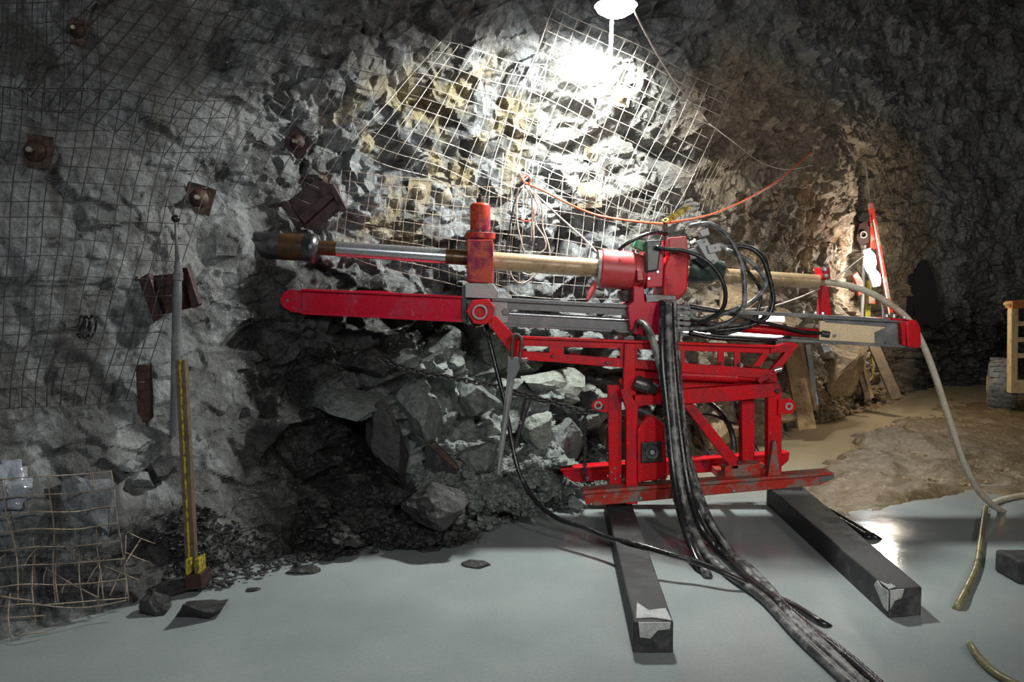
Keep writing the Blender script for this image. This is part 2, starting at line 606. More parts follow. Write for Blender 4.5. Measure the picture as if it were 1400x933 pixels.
vec = nor.copy()
vec[:, 2] += 0.25 * rub
pts2 = pts + vec * disp[:, None]

px0, py0 = px, py
px, py = to_px(pts2)
wx = px + 16 * (fbm(pts * 5, 5, 4) - 0.5) * 2
wy = py + 16 * (fbm(pts * 5, 55, 4) - 0.5) * 2

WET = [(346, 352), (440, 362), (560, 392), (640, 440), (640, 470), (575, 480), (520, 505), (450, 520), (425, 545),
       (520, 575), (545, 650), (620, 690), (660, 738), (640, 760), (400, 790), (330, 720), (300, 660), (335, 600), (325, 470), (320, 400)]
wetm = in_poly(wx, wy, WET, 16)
wetm = np.maximum(wetm, 0.85 * in_poly(wx, wy, [(180, 690), (260, 680), (310, 790), (200, 815), (30, 850), (60, 790), (170, 740)], 14))
wetm = np.maximum(wetm, in_poly(wx, wy, [(1290, 420), (1400, 430), (1420, 560), (1230, 560), (1240, 470)], 25))
wetm = np.maximum(wetm, 0.9 * in_poly(wx, wy, [(265, 70), (310, 45), (335, 85), (320, 110), (285, 105)], 9))
wetm = np.maximum(wetm, 0.8 * in_poly(wx, wy, [(262, 205), (300, 225), (330, 262), (300, 265), (270, 230)], 7))
wetm = np.maximum(wetm, 0.7 * in_poly(wx, wy, [(440, 80), (450, 75), (462, 150), (452, 150)], 5))
greenm = in_poly(wx, wy, [(540, 460), (840, 450), (850, 690), (660, 700), (560, 600)], 30)
mossm = in_poly(wx, wy, [(450, 160), (560, 90), (720, 80), (730, 210), (640, 330), (470, 330)], 30) * sstep(0.42, 0.6, fbm(pts * 5, 91, 4))
brownm = in_poly(wx, wy, [(930, 120), (1000, 60), (1250, 200), (1280, 600), (950, 640), (930, 420), (960, 330)], 50)
rustm = in_poly(wx, wy, [(1020, 280), (1110, 230), (1160, 330), (1140, 400), (1060, 400), (1000, 330)], 30)
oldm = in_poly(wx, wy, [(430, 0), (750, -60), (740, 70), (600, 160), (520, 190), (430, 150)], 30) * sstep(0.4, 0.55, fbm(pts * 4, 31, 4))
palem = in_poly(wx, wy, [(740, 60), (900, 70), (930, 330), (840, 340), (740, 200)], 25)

grey = np.array([0.178, 0.190, 0.193])
col = np.repeat(grey[None], len(pts), 0)


def blend(mask, c):
    global col
    col = col * (1 - mask[:, None]) + np.array(c)[None] * mask[:, None]


tone = fbm(pts * 1.7, 201, 5)
tone2 = fbm(pts * 6.0, 203, 4)
blend(0.6 * sstep(0.5, 0.62, tone), (0.225, 0.242, 0.242))
blend(0.5 * sstep(0.52, 0.66, tone2), (0.10, 0.105, 0.10))
blend(0.35 * sstep(0.55, 0.65, fbm(pts * 3, 207, 4)) * sstep(350, 250, px), (0.16, 0.19, 0.21))
blend(0.75 * sstep(0.51, 0.58, fbm(pts * np.array([5.0, 5.0, 2.2]), 211, 5)), (0.060, 0.060, 0.055))
blend(0.5 * sstep(0.54, 0.60, fbm(pts * np.array([13.0, 13.0, 9.0]), 217, 4)) * sstep(480, 330, px), (0.045, 0.045, 0.042))
blend(0.5 * sstep(0.56, 0.64, fbm(pts * 1.4, 219, 5)) * sstep(480, 330, px), (0.120, 0.112, 0.085))
blend(0.45 * sstep(0.045, 0.0, np.abs(fbm(pts * np.array([3.0, 3.0, 2.0]), 223, 5) - 0.5)) * sstep(520, 330, px), (0.035, 0.035, 0.033))
blend(0.45 * sstep(0.56, 0.66, fbm(pts * 2.6, 213, 5)) * sstep(420, 300, px), (0.25, 0.255, 0.245))
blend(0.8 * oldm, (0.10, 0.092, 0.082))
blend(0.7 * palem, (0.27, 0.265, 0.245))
blend(0.8 * mossm, (0.26, 0.215, 0.11))
blend(0.85 * brownm, (0.30, 0.232, 0.155))
blend(0.8 * rustm * sstep(0.35, 0.55, tone2), (0.25, 0.135, 0.055))
blend(0.75 * greenm, (0.185, 0.215, 0.195))
blend(0.5 * greenm * sstep(0.5, 0.6, tone2), (0.24, 0.27, 0.23))
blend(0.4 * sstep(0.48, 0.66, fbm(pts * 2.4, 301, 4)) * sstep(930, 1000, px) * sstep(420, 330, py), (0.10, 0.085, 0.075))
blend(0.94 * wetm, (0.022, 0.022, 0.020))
joint = 1 - 0.45 * sstep(0.10, 0.0, e2) * rough
col = col * joint[:, None]


def grid_mesh(name, verts, m, k, mat, colr=None, wet=None, smooth=True):
    idx = np.arange(m * k).reshape(m, k)
    quads = np.stack([idx[:-1, :-1], idx[1:, :-1], idx[1:, 1:], idx[:-1, 1:]], -1).reshape(-1, 4)
    me = bpy.data.meshes.new(name)
    me.vertices.add(len(verts))
    me.vertices.foreach_set('co', verts.astype(np.float32).ravel())
    me.loops.add(quads.size)
    me.loops.foreach_set('vertex_index', quads.astype(np.int32).ravel())
    me.polygons.add(len(quads))
    me.polygons.foreach_set('loop_start', np.arange(0, quads.size, 4, dtype=np.int32))
    me.polygons.foreach_set('loop_total', np.full(len(quads), 4, dtype=np.int32))
    me.update()
    me.polygons.foreach_set('use_smooth', np.full(len(quads), smooth))
    if colr is not None:
        a = me.attributes.new('rock_colour', 'FLOAT_COLOR', 'POINT')
        a.data.foreach_set('color', np.concatenate([colr, np.ones((len(colr), 1))], 1).astype(np.float32).ravel())
    if wet is not None:
        a = me.attributes.new('wetness', 'FLOAT', 'POINT')
        a.data.foreach_set('value', wet.astype(np.float32))
    me.materials.append(mat)
    o = bpy.data.objects.new(name, me)
    COL.objects.link(o)
    WORLD_LOC[o.name] = Vector((0, 0, 0))
    return o, quads


def rock_material(name, attr=True, base=(0.2, 0.2, 0.2), wet=0.0):
    m, nt, b = new_mat(name)
    if attr:
        a = N(nt, 'ShaderNodeAttribute', attribute_name='rock_colour')
        w = N(nt, 'ShaderNodeAttribute', attribute_name='wetness')
        c, wf = a.outputs['Color'], w.outputs['Fac']
    else:
        c, wf = base, wet
    g1 = noise(nt, 22, 6, 0.7)
    g2 = noise(nt, 90, 5, 0.7)
    sh = ramp(nt, g1, [(0.28, (0.55, 0.55, 0.55)), (0.5, (1, 1, 1)), (0.72, (1.45, 1.45, 1.45))])
    c = mix(nt, 1.0, c, sh, 'MULTIPLY')
    sh2 = ramp(nt, g2, [(0.3, (0.6, 0.6, 0.6)), (0.7, (1.35, 1.35, 1.35))])
    c = mix(nt, 1.0, c, sh2, 'MULTIPLY')
    nt.links.new(c, b.inputs['Base Color'])
    if attr:
        mr = N(nt, 'ShaderNodeMapRange', inp={'To Min': 0.62, 'To Max': 0.16})
        nt.links.new(wf, mr.inputs['Value'])
        rsock = mr.outputs[0]
        jit = N(nt, 'ShaderNodeMath', operation='ADD')
        k = N(nt, 'ShaderNodeMapRange', inp={'To Min': -0.14, 'To Max': 0.2})
        nt.links.new(g1, k.inputs['Value'])
        nt.links.new(rsock, jit.inputs[0])
        nt.links.new(k.outputs[0], jit.inputs[1])
        nt.links.new(jit.outputs[0], b.inputs['Roughness'])
    else:
        b.inputs['Roughness'].default_value = 0.6 - 0.35 * wet
    v = nt.nodes.new('ShaderNodeTexVoronoi')
    v.feature = 'F1'
    v.inputs['Scale'].default_value = 26
    g = nt.nodes.new('ShaderNodeNewGeometry')
    nt.links.new(g.outputs['Position'], v.inputs['Vector'])
    c1 = bump(nt, v.outputs['Distance'], 0.35, 0.02, None)
    c2 = bump(nt, g1, 0.5, 0.025, None, c1)
    bump(nt, g2, 0.75, 0.009, b, c2)
    return m


M['rock'] = rock_material('wet_mine_rock')
M['boulder_grey'] = rock_material('grey_green_boulder_rock', False, (0.135, 0.155, 0.143), 0.5)
M['boulder_pale'] = rock_material('pale_green_boulder_rock', False, (0.22, 0.25, 0.215), 0.3)
M['boulder_dark'] = rock_material('wet_black_boulder_rock', False, (0.03, 0.03, 0.029), 0.8)
M['boulder_tan'] = rock_material('tan_boulder_rock', False, (0.30, 0.215, 0.12), 0.1)
M['boulder_blue'] = rock_material('sprayed_grey_rock', False, (0.20, 0.215, 0.22), 0.1)

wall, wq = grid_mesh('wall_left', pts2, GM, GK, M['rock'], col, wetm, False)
wall['kind'] = 'structure'
wall['label'] = 'rough wet rock face of the tunnel behind the drill'
sub = pts2.reshape(GM, GK, 3)[::2, ::2]
sm, sk = sub.shape[:2]
si = np.arange(sm * sk).reshape(sm, sk)
sq = np.stack([si[:-1, :-1], si[1:, :-1], si[1:, 1:], si[:-1, 1:]], -1).reshape(-1, 4)
BVH = BVHTree.FromPolygons(sub.reshape(-1, 3).tolist(), sq.tolist())


def hit(px_, py_, fallback=6.0):
    r = ray(px_, py_).normalized()
    loc, n, i, d = BVH.ray_cast(EYE, r)
    if loc is None:
        return P(px_, py_, fallback), Vector((0.5, -0.8, 0)).normalized()
    if n.dot(r) > 0:
        n = -n
    return loc, n


def hit_d(px_, py_, fallback=6.0):
    return hit(px_, py_, fallback)[0].y


# ------------------------------------------------------------------ floor, water, roof, side wall
gx = np.arange(-6.0, 11.0, 0.04)
gy = np.concatenate([np.arange(-3.0, 2.0, 0.15), np.arange(2.0, 14.5, 0.04)])
gxx, gyy = np.meshgrid(gx, gy, indexing='ij')
fp = np.stack([gxx.ravel(), gyy.ravel(), np.zeros(gxx.size)], 1)
fx, fy = to_px(fp)
front = fp[:, 1] > 1.5
nz = fbm(fp * 2.5, 401, 5)
nf = fbm(fp * 11, 402, 4)
mud = in_poly(fx + 50 * (nz - 0.5), fy + 18 * (nf - 0.5), [(1080, 688), (1120, 640), (1180, 598), (1235, 568), (1330, 548), (1500, 560), (1560, 640), (1420, 700), (1330, 672), (1240, 690), (1190, 705), (1140, 712)], 14) * front
bank = in_poly(fx, fy, [(560, 740), (660, 728), (790, 690), (1080, 655), (1110, 590), (1240, 545), (1260, 530), (900, 560), (560, 640)], 22) * front
z = -0.07 + 0.04 * (nz - 0.5) + mud * (0.10 + 0.10 * (nz - 0.35) + 0.05 * (nf - 0.5)) + bank * (0.06 + 0.05 * (nf - 0.5))
z += 0.05 * sstep(11.0, 12.5, fp[:, 1])
fp[:, 2] = z
fc = np.repeat(np.array([[0.155, 0.125, 0.082]]), len(fp), 0)
t = sstep(0.4, 0.62, nz)[:, None]
fc = fc * (1 - t) + np.array([[0.065, 0.045, 0.022]]) * t
tb = (in_poly(fx, fy, [(1050, 720), (1100, 560), (1420, 530), (1420, 700)], 40) * front)[:, None]
fc = fc * (1 - tb * 0.6) + np.array([[0.18, 0.122, 0.055]]) * tb * 0.6
floor, fq = grid_mesh('floor', fp, len(gx), len(gy), M['rock'], fc, 0.6 * np.ones(len(fp)))
floor['kind'] = 'structure'
floor['label'] = 'uneven muddy tunnel floor with gravelly brown mud at right'

mw, ntw, bw = new_mat('milky_grey_mud_water')
n1 = noise(ntw, 1.3, 4, 0.55)
n2 = noise(ntw, 7, 4, 0.6)
cw = ramp(ntw, n1, [(0.3, (0.228, 0.262, 0.262)), (0.55, (0.270, 0.305, 0.303)), (0.72, (0.31, 0.338, 0.332))])
sepw = N(ntw, 'ShaderNodeSeparateXYZ')
gw = ntw.nodes.new('ShaderNodeNewGeometry')
ntw.links.new(gw.outputs['Position'], sepw.inputs[0])
brf = N(ntw, 'ShaderNodeMapRange', inp={'From Min': 5.3, 'From Max': 7.0})     # the pool behind the mud bank is brown
ntw.links.new(sepw.outputs['Y'], brf.inputs['Value'])
cw = mix(ntw, brf.outputs[0], cw, (0.42, 0.33, 0.20))
fine = noise(ntw, 60, 3, 0.6)
cw = mix(ntw, 1.0, cw, ramp(ntw, fine, [(0.3, (0.93, 0.93, 0.93)), (0.7, (1.06, 1.06, 1.06))]), 'MULTIPLY')
ntw.links.new(cw, bw.inputs['Base Color'])
rw = N(ntw, 'ShaderNodeMapRange', inp={'From Min': 0.35, 'From Max': 0.65, 'To Min': 0.07, 'To Max': 0.2})
ntw.links.new(n1, rw.inputs['Value'])
ntw.links.new(rw.outputs[0], bw.inputs['Roughness'])
bw.inputs['IOR'].default_value = 1.33
bump(ntw, n2, 0.06, 0.02, bw)
M['water'] = mw
m = MB()
m.poly([(-5.0, -2.8, -0.04), (9.4, -2.8, -0.04), (9.4, 12.9, -0.04), (6.6, 12.2, -0.04), (3.4, 9.0, -0.04), (1.4, 6.8, -0.04), (0.4, 5.8, -0.04), (-1.0, 5.0, -0.04), (-2.3, 3.8, -0.04), (-3.3, 2.4, -0.04)], (0, 0, 0.04))
water = m.build('muddy_water', 'water', origin=(0, 0, 0))
tag(water, 'milky grey silty water flooding the tunnel floor', 'water', kind='stuff')

cx = np.arange(-6, 11.5, 0.25)
cy = np.arange(-3.5, 14.5, 0.25)
cxx, cyy = np.meshgrid(cx, cy, indexing='ij')
cp = np.stack([cxx.ravel(), cyy.ravel(), np.zeros(cxx.size)], 1)
f_, _ = facet(cp, 0.9, 61, 0.6, 0.15)
cp[:, 2] = 6.2 + 0.3 * f_ + 0.5 * (fbm(cp, 63, 3) - 0.5)
ceil, _ = grid_mesh('ceiling', cp[:, :], len(cx), len(cy), M['rock'], np.full((len(cp), 3), 0.12), np.zeros(len(cp)))
ceil['kind'] = 'structure'
ceil['label'] = 'dark rough rock roof of the tunnel'
ry_ = np.arange(-3.5, 14.0, 0.2)
rz_ = np.arange(-0.3, 6.6, 0.2)
ryy, rzz = np.meshgrid(ry_, rz_, indexing='ij')
rp = np.stack([np.full(ryy.size, 9.8), ryy.ravel(), rzz.ravel()], 1)
f_, _ = facet(rp, 0.8, 65, 0.6, 0.15)
rp[:, 0] += 0.3 * f_
rw_, _ = grid_mesh('wall_right', rp, len(ry_), len(rz_), M['rock'], np.full((len(rp), 3), 0.12), np.zeros(len(rp)))
rw_['kind'] = 'structure'
rw_['label'] = 'dark rock wall on the far side of the tunnel'

# ------------------------------------------------------------------ flood lamp over the rock face
LAMP = P(842, 4, 5.42)
t = thing('flood_lamp', 'glaring white flood lamp hung high over the bright rock face', 'lamp', LAMP)
m = MB(); m.lathe(LAMP + Vector((0, 0, 0.10)), (0, 0, -0.12), [(0, 0.05), (0.25, 0.10), (0.8, 0.145), (1.0, 0.15)], 24)
m.build('housing', 'grey_steel', t, smooth=True)
m = MB(); m.lathe(LAMP + Vector((0, 0, -0.022)), (0, 0, -0.075), [(0, 0.14), (0.4, 0.125), (0.8, 0.075), (1.0, 0.02)], 24)
m.build('lens', 'lamp_glow', t, smooth='all')
m = MB(); m.cyl(LAMP + Vector((-0.02, 0.05, -0.09)), LAMP + Vector((-0.02, 0.14, -0.36)), 0.013, 10)
m.build('pole', 'grey_light', t, smooth=True)
m = MB(); m.cyl(LAMP + Vector((0, 0, 0.09)), LAMP + Vector((0.0, 0.0, 0.9)), 0.008, 8)
m.build('hanger', 'dark_steel', t, smooth=True)
add_light('flood_lamp_light', 'SPOT', LAMP + Vector((0, 0, -0.13)), 660, (0.985, 1.0, 0.955), LAMP + Vector((-0.25, 0.42, -1.0)), 0.13, 150, 0.35)

# ------------------------------------------------------------------ work lamp by the far rock
DH = min(hit_d(x, y, 10.0) for x, y in ((1192, 366), (1185, 300), (1210, 420), (1180, 330), (1200, 392))) - 0.60
WL = P(1192, 366, DH - 0.2)
add_light('work_lamp_light', 'POINT', WL + Vector((0.05, -0.45, -0.02)), 70, (1.0, 0.88, 0.72), None, 0.10)

t = thing('work_lamp', 'glaring white work lamp leaning by the far rock', 'lamp', WL + Vector((0, 0, -0.3)))
a, b = P(1186, 340, DH - 0.2), P(1200, 392, DH - 0.2)
m = MB(); m.bar(a + Vector((0, 0.05, 0)), b + Vector((0, 0.05, 0)), 0.06, 0.10, (1, 0, 0)); m.build('lamp_body', 'grey_light', t, bevel=0.01)
m = MB()
q1, q2, q3 = a + Vector((0.02, -0.02, -0.05)), a * 0.45 + b * 0.55 + Vector((0.02, -0.03, 0.0)), b + Vector((0, -0.02, 0.03))
m.lathe(a + Vector((0.02, -0.02, -0.03)), (b - a) * 0.58 + Vector((-0.07, 0, 0)), [(0, 0.02), (0.2, 0.06), (0.6, 0.075), (1, 0.03)], 16)
m.build('lens', 'lamp_glow_far', t, smooth='all')
m = MB(); m.lathe(a * 0.4 + b * 0.6 + Vector((0, -0.01, 0)), (b - a) * 0.38, [(0, 0.03), (0.3, 0.055), (0.8, 0.045), (1, 0.02)], 16)
m.build('lens', 'lamp_glow_far', t, smooth='all')

# ------------------------------------------------------------------ the drill rig (built on two timbers)
DF, DB = 4.74, 5.28           # front and back of the sled
DC = 5.0                      # drill axis
RIG = thing('drill_rig', 'red diamond drilling rig on a sled frame with long feed beam', 'drill', P(960, 690, 5.0))


def bolts(parent, spots, d, r=0.010, h=0.012, mat='bolt', name='bolt', axis=(0, -1, 0)):
    for x, y in spots:
        p = P(x, y, d)
        ax = Vector(axis)
        MB().lathe(p - ax * 0.002, ax * h, [(0, r), (0.8, r), (1.0, r * 0.7)], 6).build(name, mat, parent)


# --- sled: base rails, cross members
m = MB()
m.pp([(797, 672), (1139, 646), (1141, 655), (1120, 664), (815, 692), (801, 690)], DF, DF + 0.05)
m.pp([(797, 672), (1139, 646), (1139, 650), (797, 677)], DF - 0.03, DF + 0.09)
fr = m.build('front_rail', 'red_muddy', RIG, bevel=0.005)
bolts(fr, [(808, 689), (826, 679), (876, 681), (1003, 671)], DF, 0.012)
m = MB()
m.pp([(1122, 648), (1140, 646), (1141, 655), (1122, 661)], DF - 0.004, DF + 0.002)
m.build('end_plate', 'grey_steel', fr, bevel=0.002)
m = MB()
m.pp([(766, 641), (1080, 619), (1078, 631), (1068, 639), (785, 660), (772, 652)], DB, DB + 0.05)
m.pp([(766, 641), (1080, 619), (1080, 623), (766, 645)], DB - 0.03, DB + 0.08)
rr = m.build('rear_rail', 'red', RIG, bevel=0.005)
bolts(rr, [(775, 654), (803, 654)], DB, 0.012)
for x0, x1 in ((842, 862), (906, 922), (1000, 1012), (1062, 1076)):
    yb = 683 - (x0 - 800) * 0.085
    m = MB(); a = P((x0 + x1) / 2, yb, DF + 0.03); w = (x1 - x0) / F * DF
    m.bar(a, a + Vector((0, DB - DF, 0.0)), w, 0.05)
    m.build('cross_member', 'red_muddy', RIG, bevel=0.004)
m = MB(); m.pp([(991, 640), (996, 637), (1040, 634), (1040, 656), (991, 660)], DF + 0.05, DF + 0.14)
m.build('foot_channel', 'red_muddy', RIG, bevel=0.004)

# --- winch tower at the left of the sled
m = MB(); m.pp([(831, 527), (847, 527), (850, 545), (850, 668), (858, 672), (856, 690), (842, 690), (833, 676)], DF + 0.10, DF + 0.14)
tp = m.build('tower_plate', 'red', RIG, bevel=0.004)
bolts(tp, [(840, 640), (841, 655), (848, 651), (836, 646)], DF + 0.10, 0.008)
m = MB()
m.pp([(832, 544), (822, 545), (812, 549), (808, 555), (812, 562), (832, 565)], DF + 0.10, DF + 0.13)
lg = m.build('lug', 'red', RIG, bevel=0.004)
MB().ring(P(818, 554.5, DF + 0.09), (0, 0.012, 0), 0.026, 0.016, 18).build('lug_eye', 'grey_light', lg, smooth=True)
m = MB(); m.pp([(848, 534), (856, 530), (873, 556), (871, 585), (872, 690), (856, 690), (856, 560)], DF + 0.01, DF + 0.06)
m.build('post', 'red', RIG, bevel=0.005)
m = MB(); m.pp([(846, 520), (861, 514), (880, 556), (868, 560)], DF + 0.07, DF + 0.11)
m.build('gusset', 'red', RIG, bevel=0.004)
m = MB(); m.pp([(868, 541), (905, 537), (905, 553), (868, 556)], DF + 0.02, DF + 0.09)
m.build('top_bar', 'red', RIG, bevel=0.004)
# winch drum
c = P(852, 603, DF + 0.16)
m = MB(); m.lathe(c, (0, 0.30, 0), [(0, 0.125), (0.05, 0.125), (0.06, 0.09), (0.94, 0.09), (0.95, 0.125), (1, 0.125)], 28)
m.build('winch_drum', 'rust', RIG, smooth=True)
# gear housing with a bolted flange
m = MB(); m.pp([(871, 588), (884, 570), (895, 570), (908, 580), (913, 655), (872, 660)], DF - 0.01, DF + 0.20)
gh = m.build('gear_housing', 'red', RIG, bevel=0.010)
m = MB(); m.pp([(877, 606), (904, 604), (906, 632), (877, 634)], DF - 0.03, DF)
fl = m.build('flange_plate', 'black', gh, bevel=0.006)
m = MB(); m.ring(P(892, 619, DF - 0.045), (0, 0.02, 0), 0.042, 0.024, 20)
m.cyl(P(892, 619, DF - 0.040), P(892, 619, DF - 0.02), 0.014, 12)
m.build('bearing_ring', 'dark_steel', gh, smooth=True)
bolts(gh, [(881, 609), (901, 608), (902, 628), (881, 630)], DF - 0.03, 0.007, 0.008, 'dark_steel')
m = MB(); m.cyl(P(871, 560, DF + 0.12), P(885, 566, DF + 0.12), 0.05, 18); m.build('drum_bearing', 'black', RIG, smooth=True)
m = MB(); a = P(868, 522, DF - 0.02); b = P(897, 534, DF - 0.02)
m.lathe(a, b - a, [(0, 0.040), (0.15, 0.046), (0.7, 0.044), (0.85, 0.03), (1, 0.026)], 20)
mo = m.build('hydraulic_motor', 'dark_steel', RIG, smooth=True)
m = MB(); m.bar(P(884, 522, DF - 0.02), P(900, 528, DF - 0.02), 0.03, 0.02); m.build('motor_port', 'bolt', mo, bevel=0.003)
m = MB(); m.pp([(880, 648), (900, 646), (904, 652), (876, 655)], DF - 0.012, DF - 0.006); m.build('housing_seam', 'red', gh)

# --- right end of the sled: top beam, posts, brace
m = MB(); m.pp([(931, 533), (1066, 524), (1069, 540), (1058, 543), (1000, 549), (934, 553)], DF + 0.02, DF + 0.10)
tb_ = m.build('top_beam', 'red', RIG, bevel=0.005)
bolts(tb_, [(1062, 535)], DF + 0.02, 0.016, 0.018, 'dark_steel')
m = MB(); m.pp([(1014, 546), (1032, 545), (1032, 637), (1015, 637)], DF + 0.16, DF + 0.24); m.build('post', 'red', RIG, bevel=0.005)
m = MB(); m.pp([(1050, 542), (1069, 540), (1069, 654), (1050, 654)], DF + 0.03, DF + 0.10); m.build('post', 'red', RIG, bevel=0.005)
m = MB(); m.pp([(1064, 546), (1080, 545), (1087, 550), (1088, 560), (1082, 566), (1064, 568)], DF + 0.01, DF + 0.04)
lg = m.build('lug', 'red', RIG, bevel=0.004)
MB().ring(P(1079, 556, DF + 0.0), (0, 0.012, 0), 0.024, 0.013, 18).build('lug_eye', 'grey_light', lg, smooth=True)
m = MB(); m.pp([(932, 552), (948, 552), (1011, 630), (1010, 642), (1001, 642)], DF + 0.05, DF + 0.11)
br = m.build('brace', 'red', RIG, bevel=0.005)
bolts(br, [(1010, 632)], DF + 0.05, 0.013, 0.02, 'dark_steel')
m = MB(); m.pp([(1057, 605), (1061, 603), (1067, 650), (1050, 652)], DF - 0.02, DF + 0.03); m.build('gusset', 'red_muddy', RIG, bevel=0.003)
m = MB(); m.bar(P(1018, 633, DF + 0.18), P(1058, 650, DF + 0.05), 0.07, 0.055); m.build('foot_bar', 'red_muddy', RIG, bevel=0.004)
m = MB(); m.pp([(1069, 620), (1079, 618), (1079, 628), (1070, 638)], DB - 0.05, DB); m.build('gusset', 'red', RIG, bevel=0.003)

# --- boom: two ladder sides with windows, cross ties, under-beam
BT = lambda x: 462 + (x - 712) * (474 - 462) / 330.0       # upper edge of the boom
BB = lambda x: 491 + (x - 712) * (514 - 491) / 330.0


def ladder(d, parent_name):
    m = MB()
    m.pp([(712, BT(712)), (1060, BT(1060)), (1060, BT(1060) + 9), (712, BT(712) + 11)], d, d + 0.025)
    o = m.build(parent_name, 'red', RIG, bevel=0.003)
    m = MB(); m.pp([(712, BT(712) - 2), (1060, BT(1060) - 2), (1060, BT(1060) + 1.5), (712, BT(712) + 1.5)], d - 0.03, d + 0.05)
    m.build('upper_flange', 'red', o, bevel=0.002)
    m = MB(); m.pp([(706, BB(706) - 11), (1058, BB(1058) - 9), (1058, BB(1058) + 4), (706, BB(706) + 1)], d, d + 0.025)
    m.build('lower_chord', 'red', o, bevel=0.003)
    for x0, x1 in ((706, 716), (751, 771), (848, 856), (864, 872), (916, 936), (982, 990), (1004, 1012)):
        m = MB(); m.pp([(x0, BT(x0) + 8), (x1, BT(x1) + 8), (x1, BB(x1) - 9), (x0, BB(x0) - 9)], d + 0.001, d + 0.024)
        m.build('window_tie', 'red', o)
    m = MB(); m.pp([(1054, BT(1054)), (1082, 468), (1092, 472), (1062, 512), (1048, 514), (1074, 482), (1054, BT(1054) + 9)], d - 0.02, d + 0.035)
    m.build('end_horn', 'red', o, bevel=0.003)
    m = MB(); m.pp([(1030, 500), (1045, 481), (1054, 481), (1039, 502)], d, d + 0.025)
    m.build('end_brace', 'red', o, bevel=0.002)
    return o


lf = ladder(DF + 0.05, 'boom_side')
ladder(DB - 0.12, 'boom_side')
bolts(lf, [(755, 487), (985, 497), (1010, 499), (830, 496)], DF + 0.05, 0.011, 0.02, 'dark_steel')
for x in (716, 790, 860, 940, 1046):
    m = MB(); a = P(x, BB(x) - 4, DF + 0.06); m.bar(a, a + Vector((0, DB - DF - 0.16, 0)), 0.05, 0.04)
    m.build('boom_cross_tie', 'red', RIG, bevel=0.003)
m = MB(); m.pp([(868, 502), (1062, 512), (1064, 522), (1000, 524), (868, 518)], DF + 0.12, DF + 0.34); m.build('turntable_beam', 'red', RIG, bevel=0.006)
m = MB(); m.pp([(880, 519), (1054, 524), (1050, 536), (934, 541), (880, 534)], DF + 0.16, DF + 0.30); m.build('turntable_block', 'red', RIG, bevel=0.006)
m = MB(); a = P(930, 513, DF + 0.085); b = P(1040, 518, DF + 0.085); m.lathe(a, b - a, [(0, 0.032), (0.7, 0.032), (0.71, 0.018), (1, 0.018)], 16)
cy_ = m.build('tilt_cylinder', 'red', RIG, smooth=True)
m = MB(); m.bar(P(1036, 522, DF + 0.06), P(1068, 500, DF + 0.06), 0.04, 0.035); m.build('tilt_link', 'red', RIG, bevel=0.004)
m = MB(); m.cyl(P(1058, 507, DF + 0.02), P(1068, 504, DF + 0.02), 0.016, 12); m.build('link_pin', 'chrome', RIG, smooth=True)
m = MB(); m.pp([(854, 470), (868, 470), (870, 540), (852, 545)], DF + 0.02, DF + 0.06); m.build('boom_hanger', 'red', RIG, bevel=0.004)

# --- hinge arm from the boom up to the feed
m = MB(); m.pp([(665, 440), (678, 432), (714, 470), (712, 492), (703, 490)], DF + 0.06, DF + 0.11); arm = m.build('hinge_arm', 'red', RIG, bevel=0.004)
m = MB(); m.pp([(637, 426), (645, 411), (668, 409), (676, 420), (674, 436), (664, 444), (648, 443)], DF + 0.02, DF + 0.12)
hp = m.build('hinge_plate', 'red', RIG, bevel=0.005)
m = MB(); m.ring(P(656, 427, DF - 0.01), (0, 0.16, 0), 0.046, 0.036, 24); m.build('hinge_sleeve', 'grey_light', hp, smooth=True)
m = MB(); m.cyl(P(656, 427, DF + 0.05), P(656, 427, DF + 0.11), 0.036, 20); m.build('hinge_pin', 'dark_steel', hp, smooth=True)

# --- feed beam
FT = lambda x: 407 + (x - 675) * (437 - 407) / 565.0        # top edge of the feed beam
FB = lambda x: 441 + (x - 675) * (474 - 441) / 565.0
m = MB()
m.pp([(672, FT(672)), (1242, FT(1242)), (1242, FT(1242) + 5), (672, FT(672) + 5)], DF + 0.12, DB - 0.10)
fb_ = m.build('feed_top_flange', 'grey_steel', RIG, bevel=0.003)
m = MB()
m.pp([(672, FB(672) + 1), (1242, FB(1242) - 2), (1242, FB(1242) + 2), (672, FB(672) + 5)], DF + 0.12, DB - 0.10)
m.build('feed_bottom_flange', 'grey_steel', RIG, bevel=0.003)
m = MB()
m.pp([(672, FT(672) + 4), (900, FT(900) + 4), (900, FT(900) + 15), (690, FT(690) + 15), (672, FT(672) + 15)], DF + 0.15, DF + 0.18)
w1 = m.build('feed_upper_web', 'grey_steel', RIG, bevel=0.002)
m = MB()
m.pp([(672, FB(672) - 12), (900, FB(900) - 11), (900, FB(900) + 1), (672, FB(672) + 2)], DF + 0.15, DF + 0.18)
m.build('feed_lower_web', 'grey_steel', RIG, bevel=0.002)
m = MB()
m.pp([(672, FT(672) + 4), (694, FT(694) + 4), (694, FB(694)), (672, FB(672))], DF + 0.145, DF + 0.19)
ep = m.build('feed_end_web', 'grey_light', RIG, bevel=0.003)
bolts(ep, [(691, 427)], DF + 0.145, 0.026, 0.01, 'grey_steel')
m = MB(); m.pp([(1122, FT(1122) + 8), (1215, FT(1215) + 9), (1200, FT(1200) + 21), (1202, FB(1202) - 2), (1120, FB(1120) - 2)], DF + 0.15, DF + 0.18)
m.build('feed_pale_web', 'cream_panel', RIG, bevel=0.002)
m = MB(); m.pp([(1128, FT(1128) + 4), (1240, FT(1240) + 4), (1240, FB(1240)), (1196, FB(1196) - 1), (1196, FT(1196) + 20), (1212, FT(1212) + 12), (1128, FT(1128) + 10)], DF + 0.146, DF + 0.16)
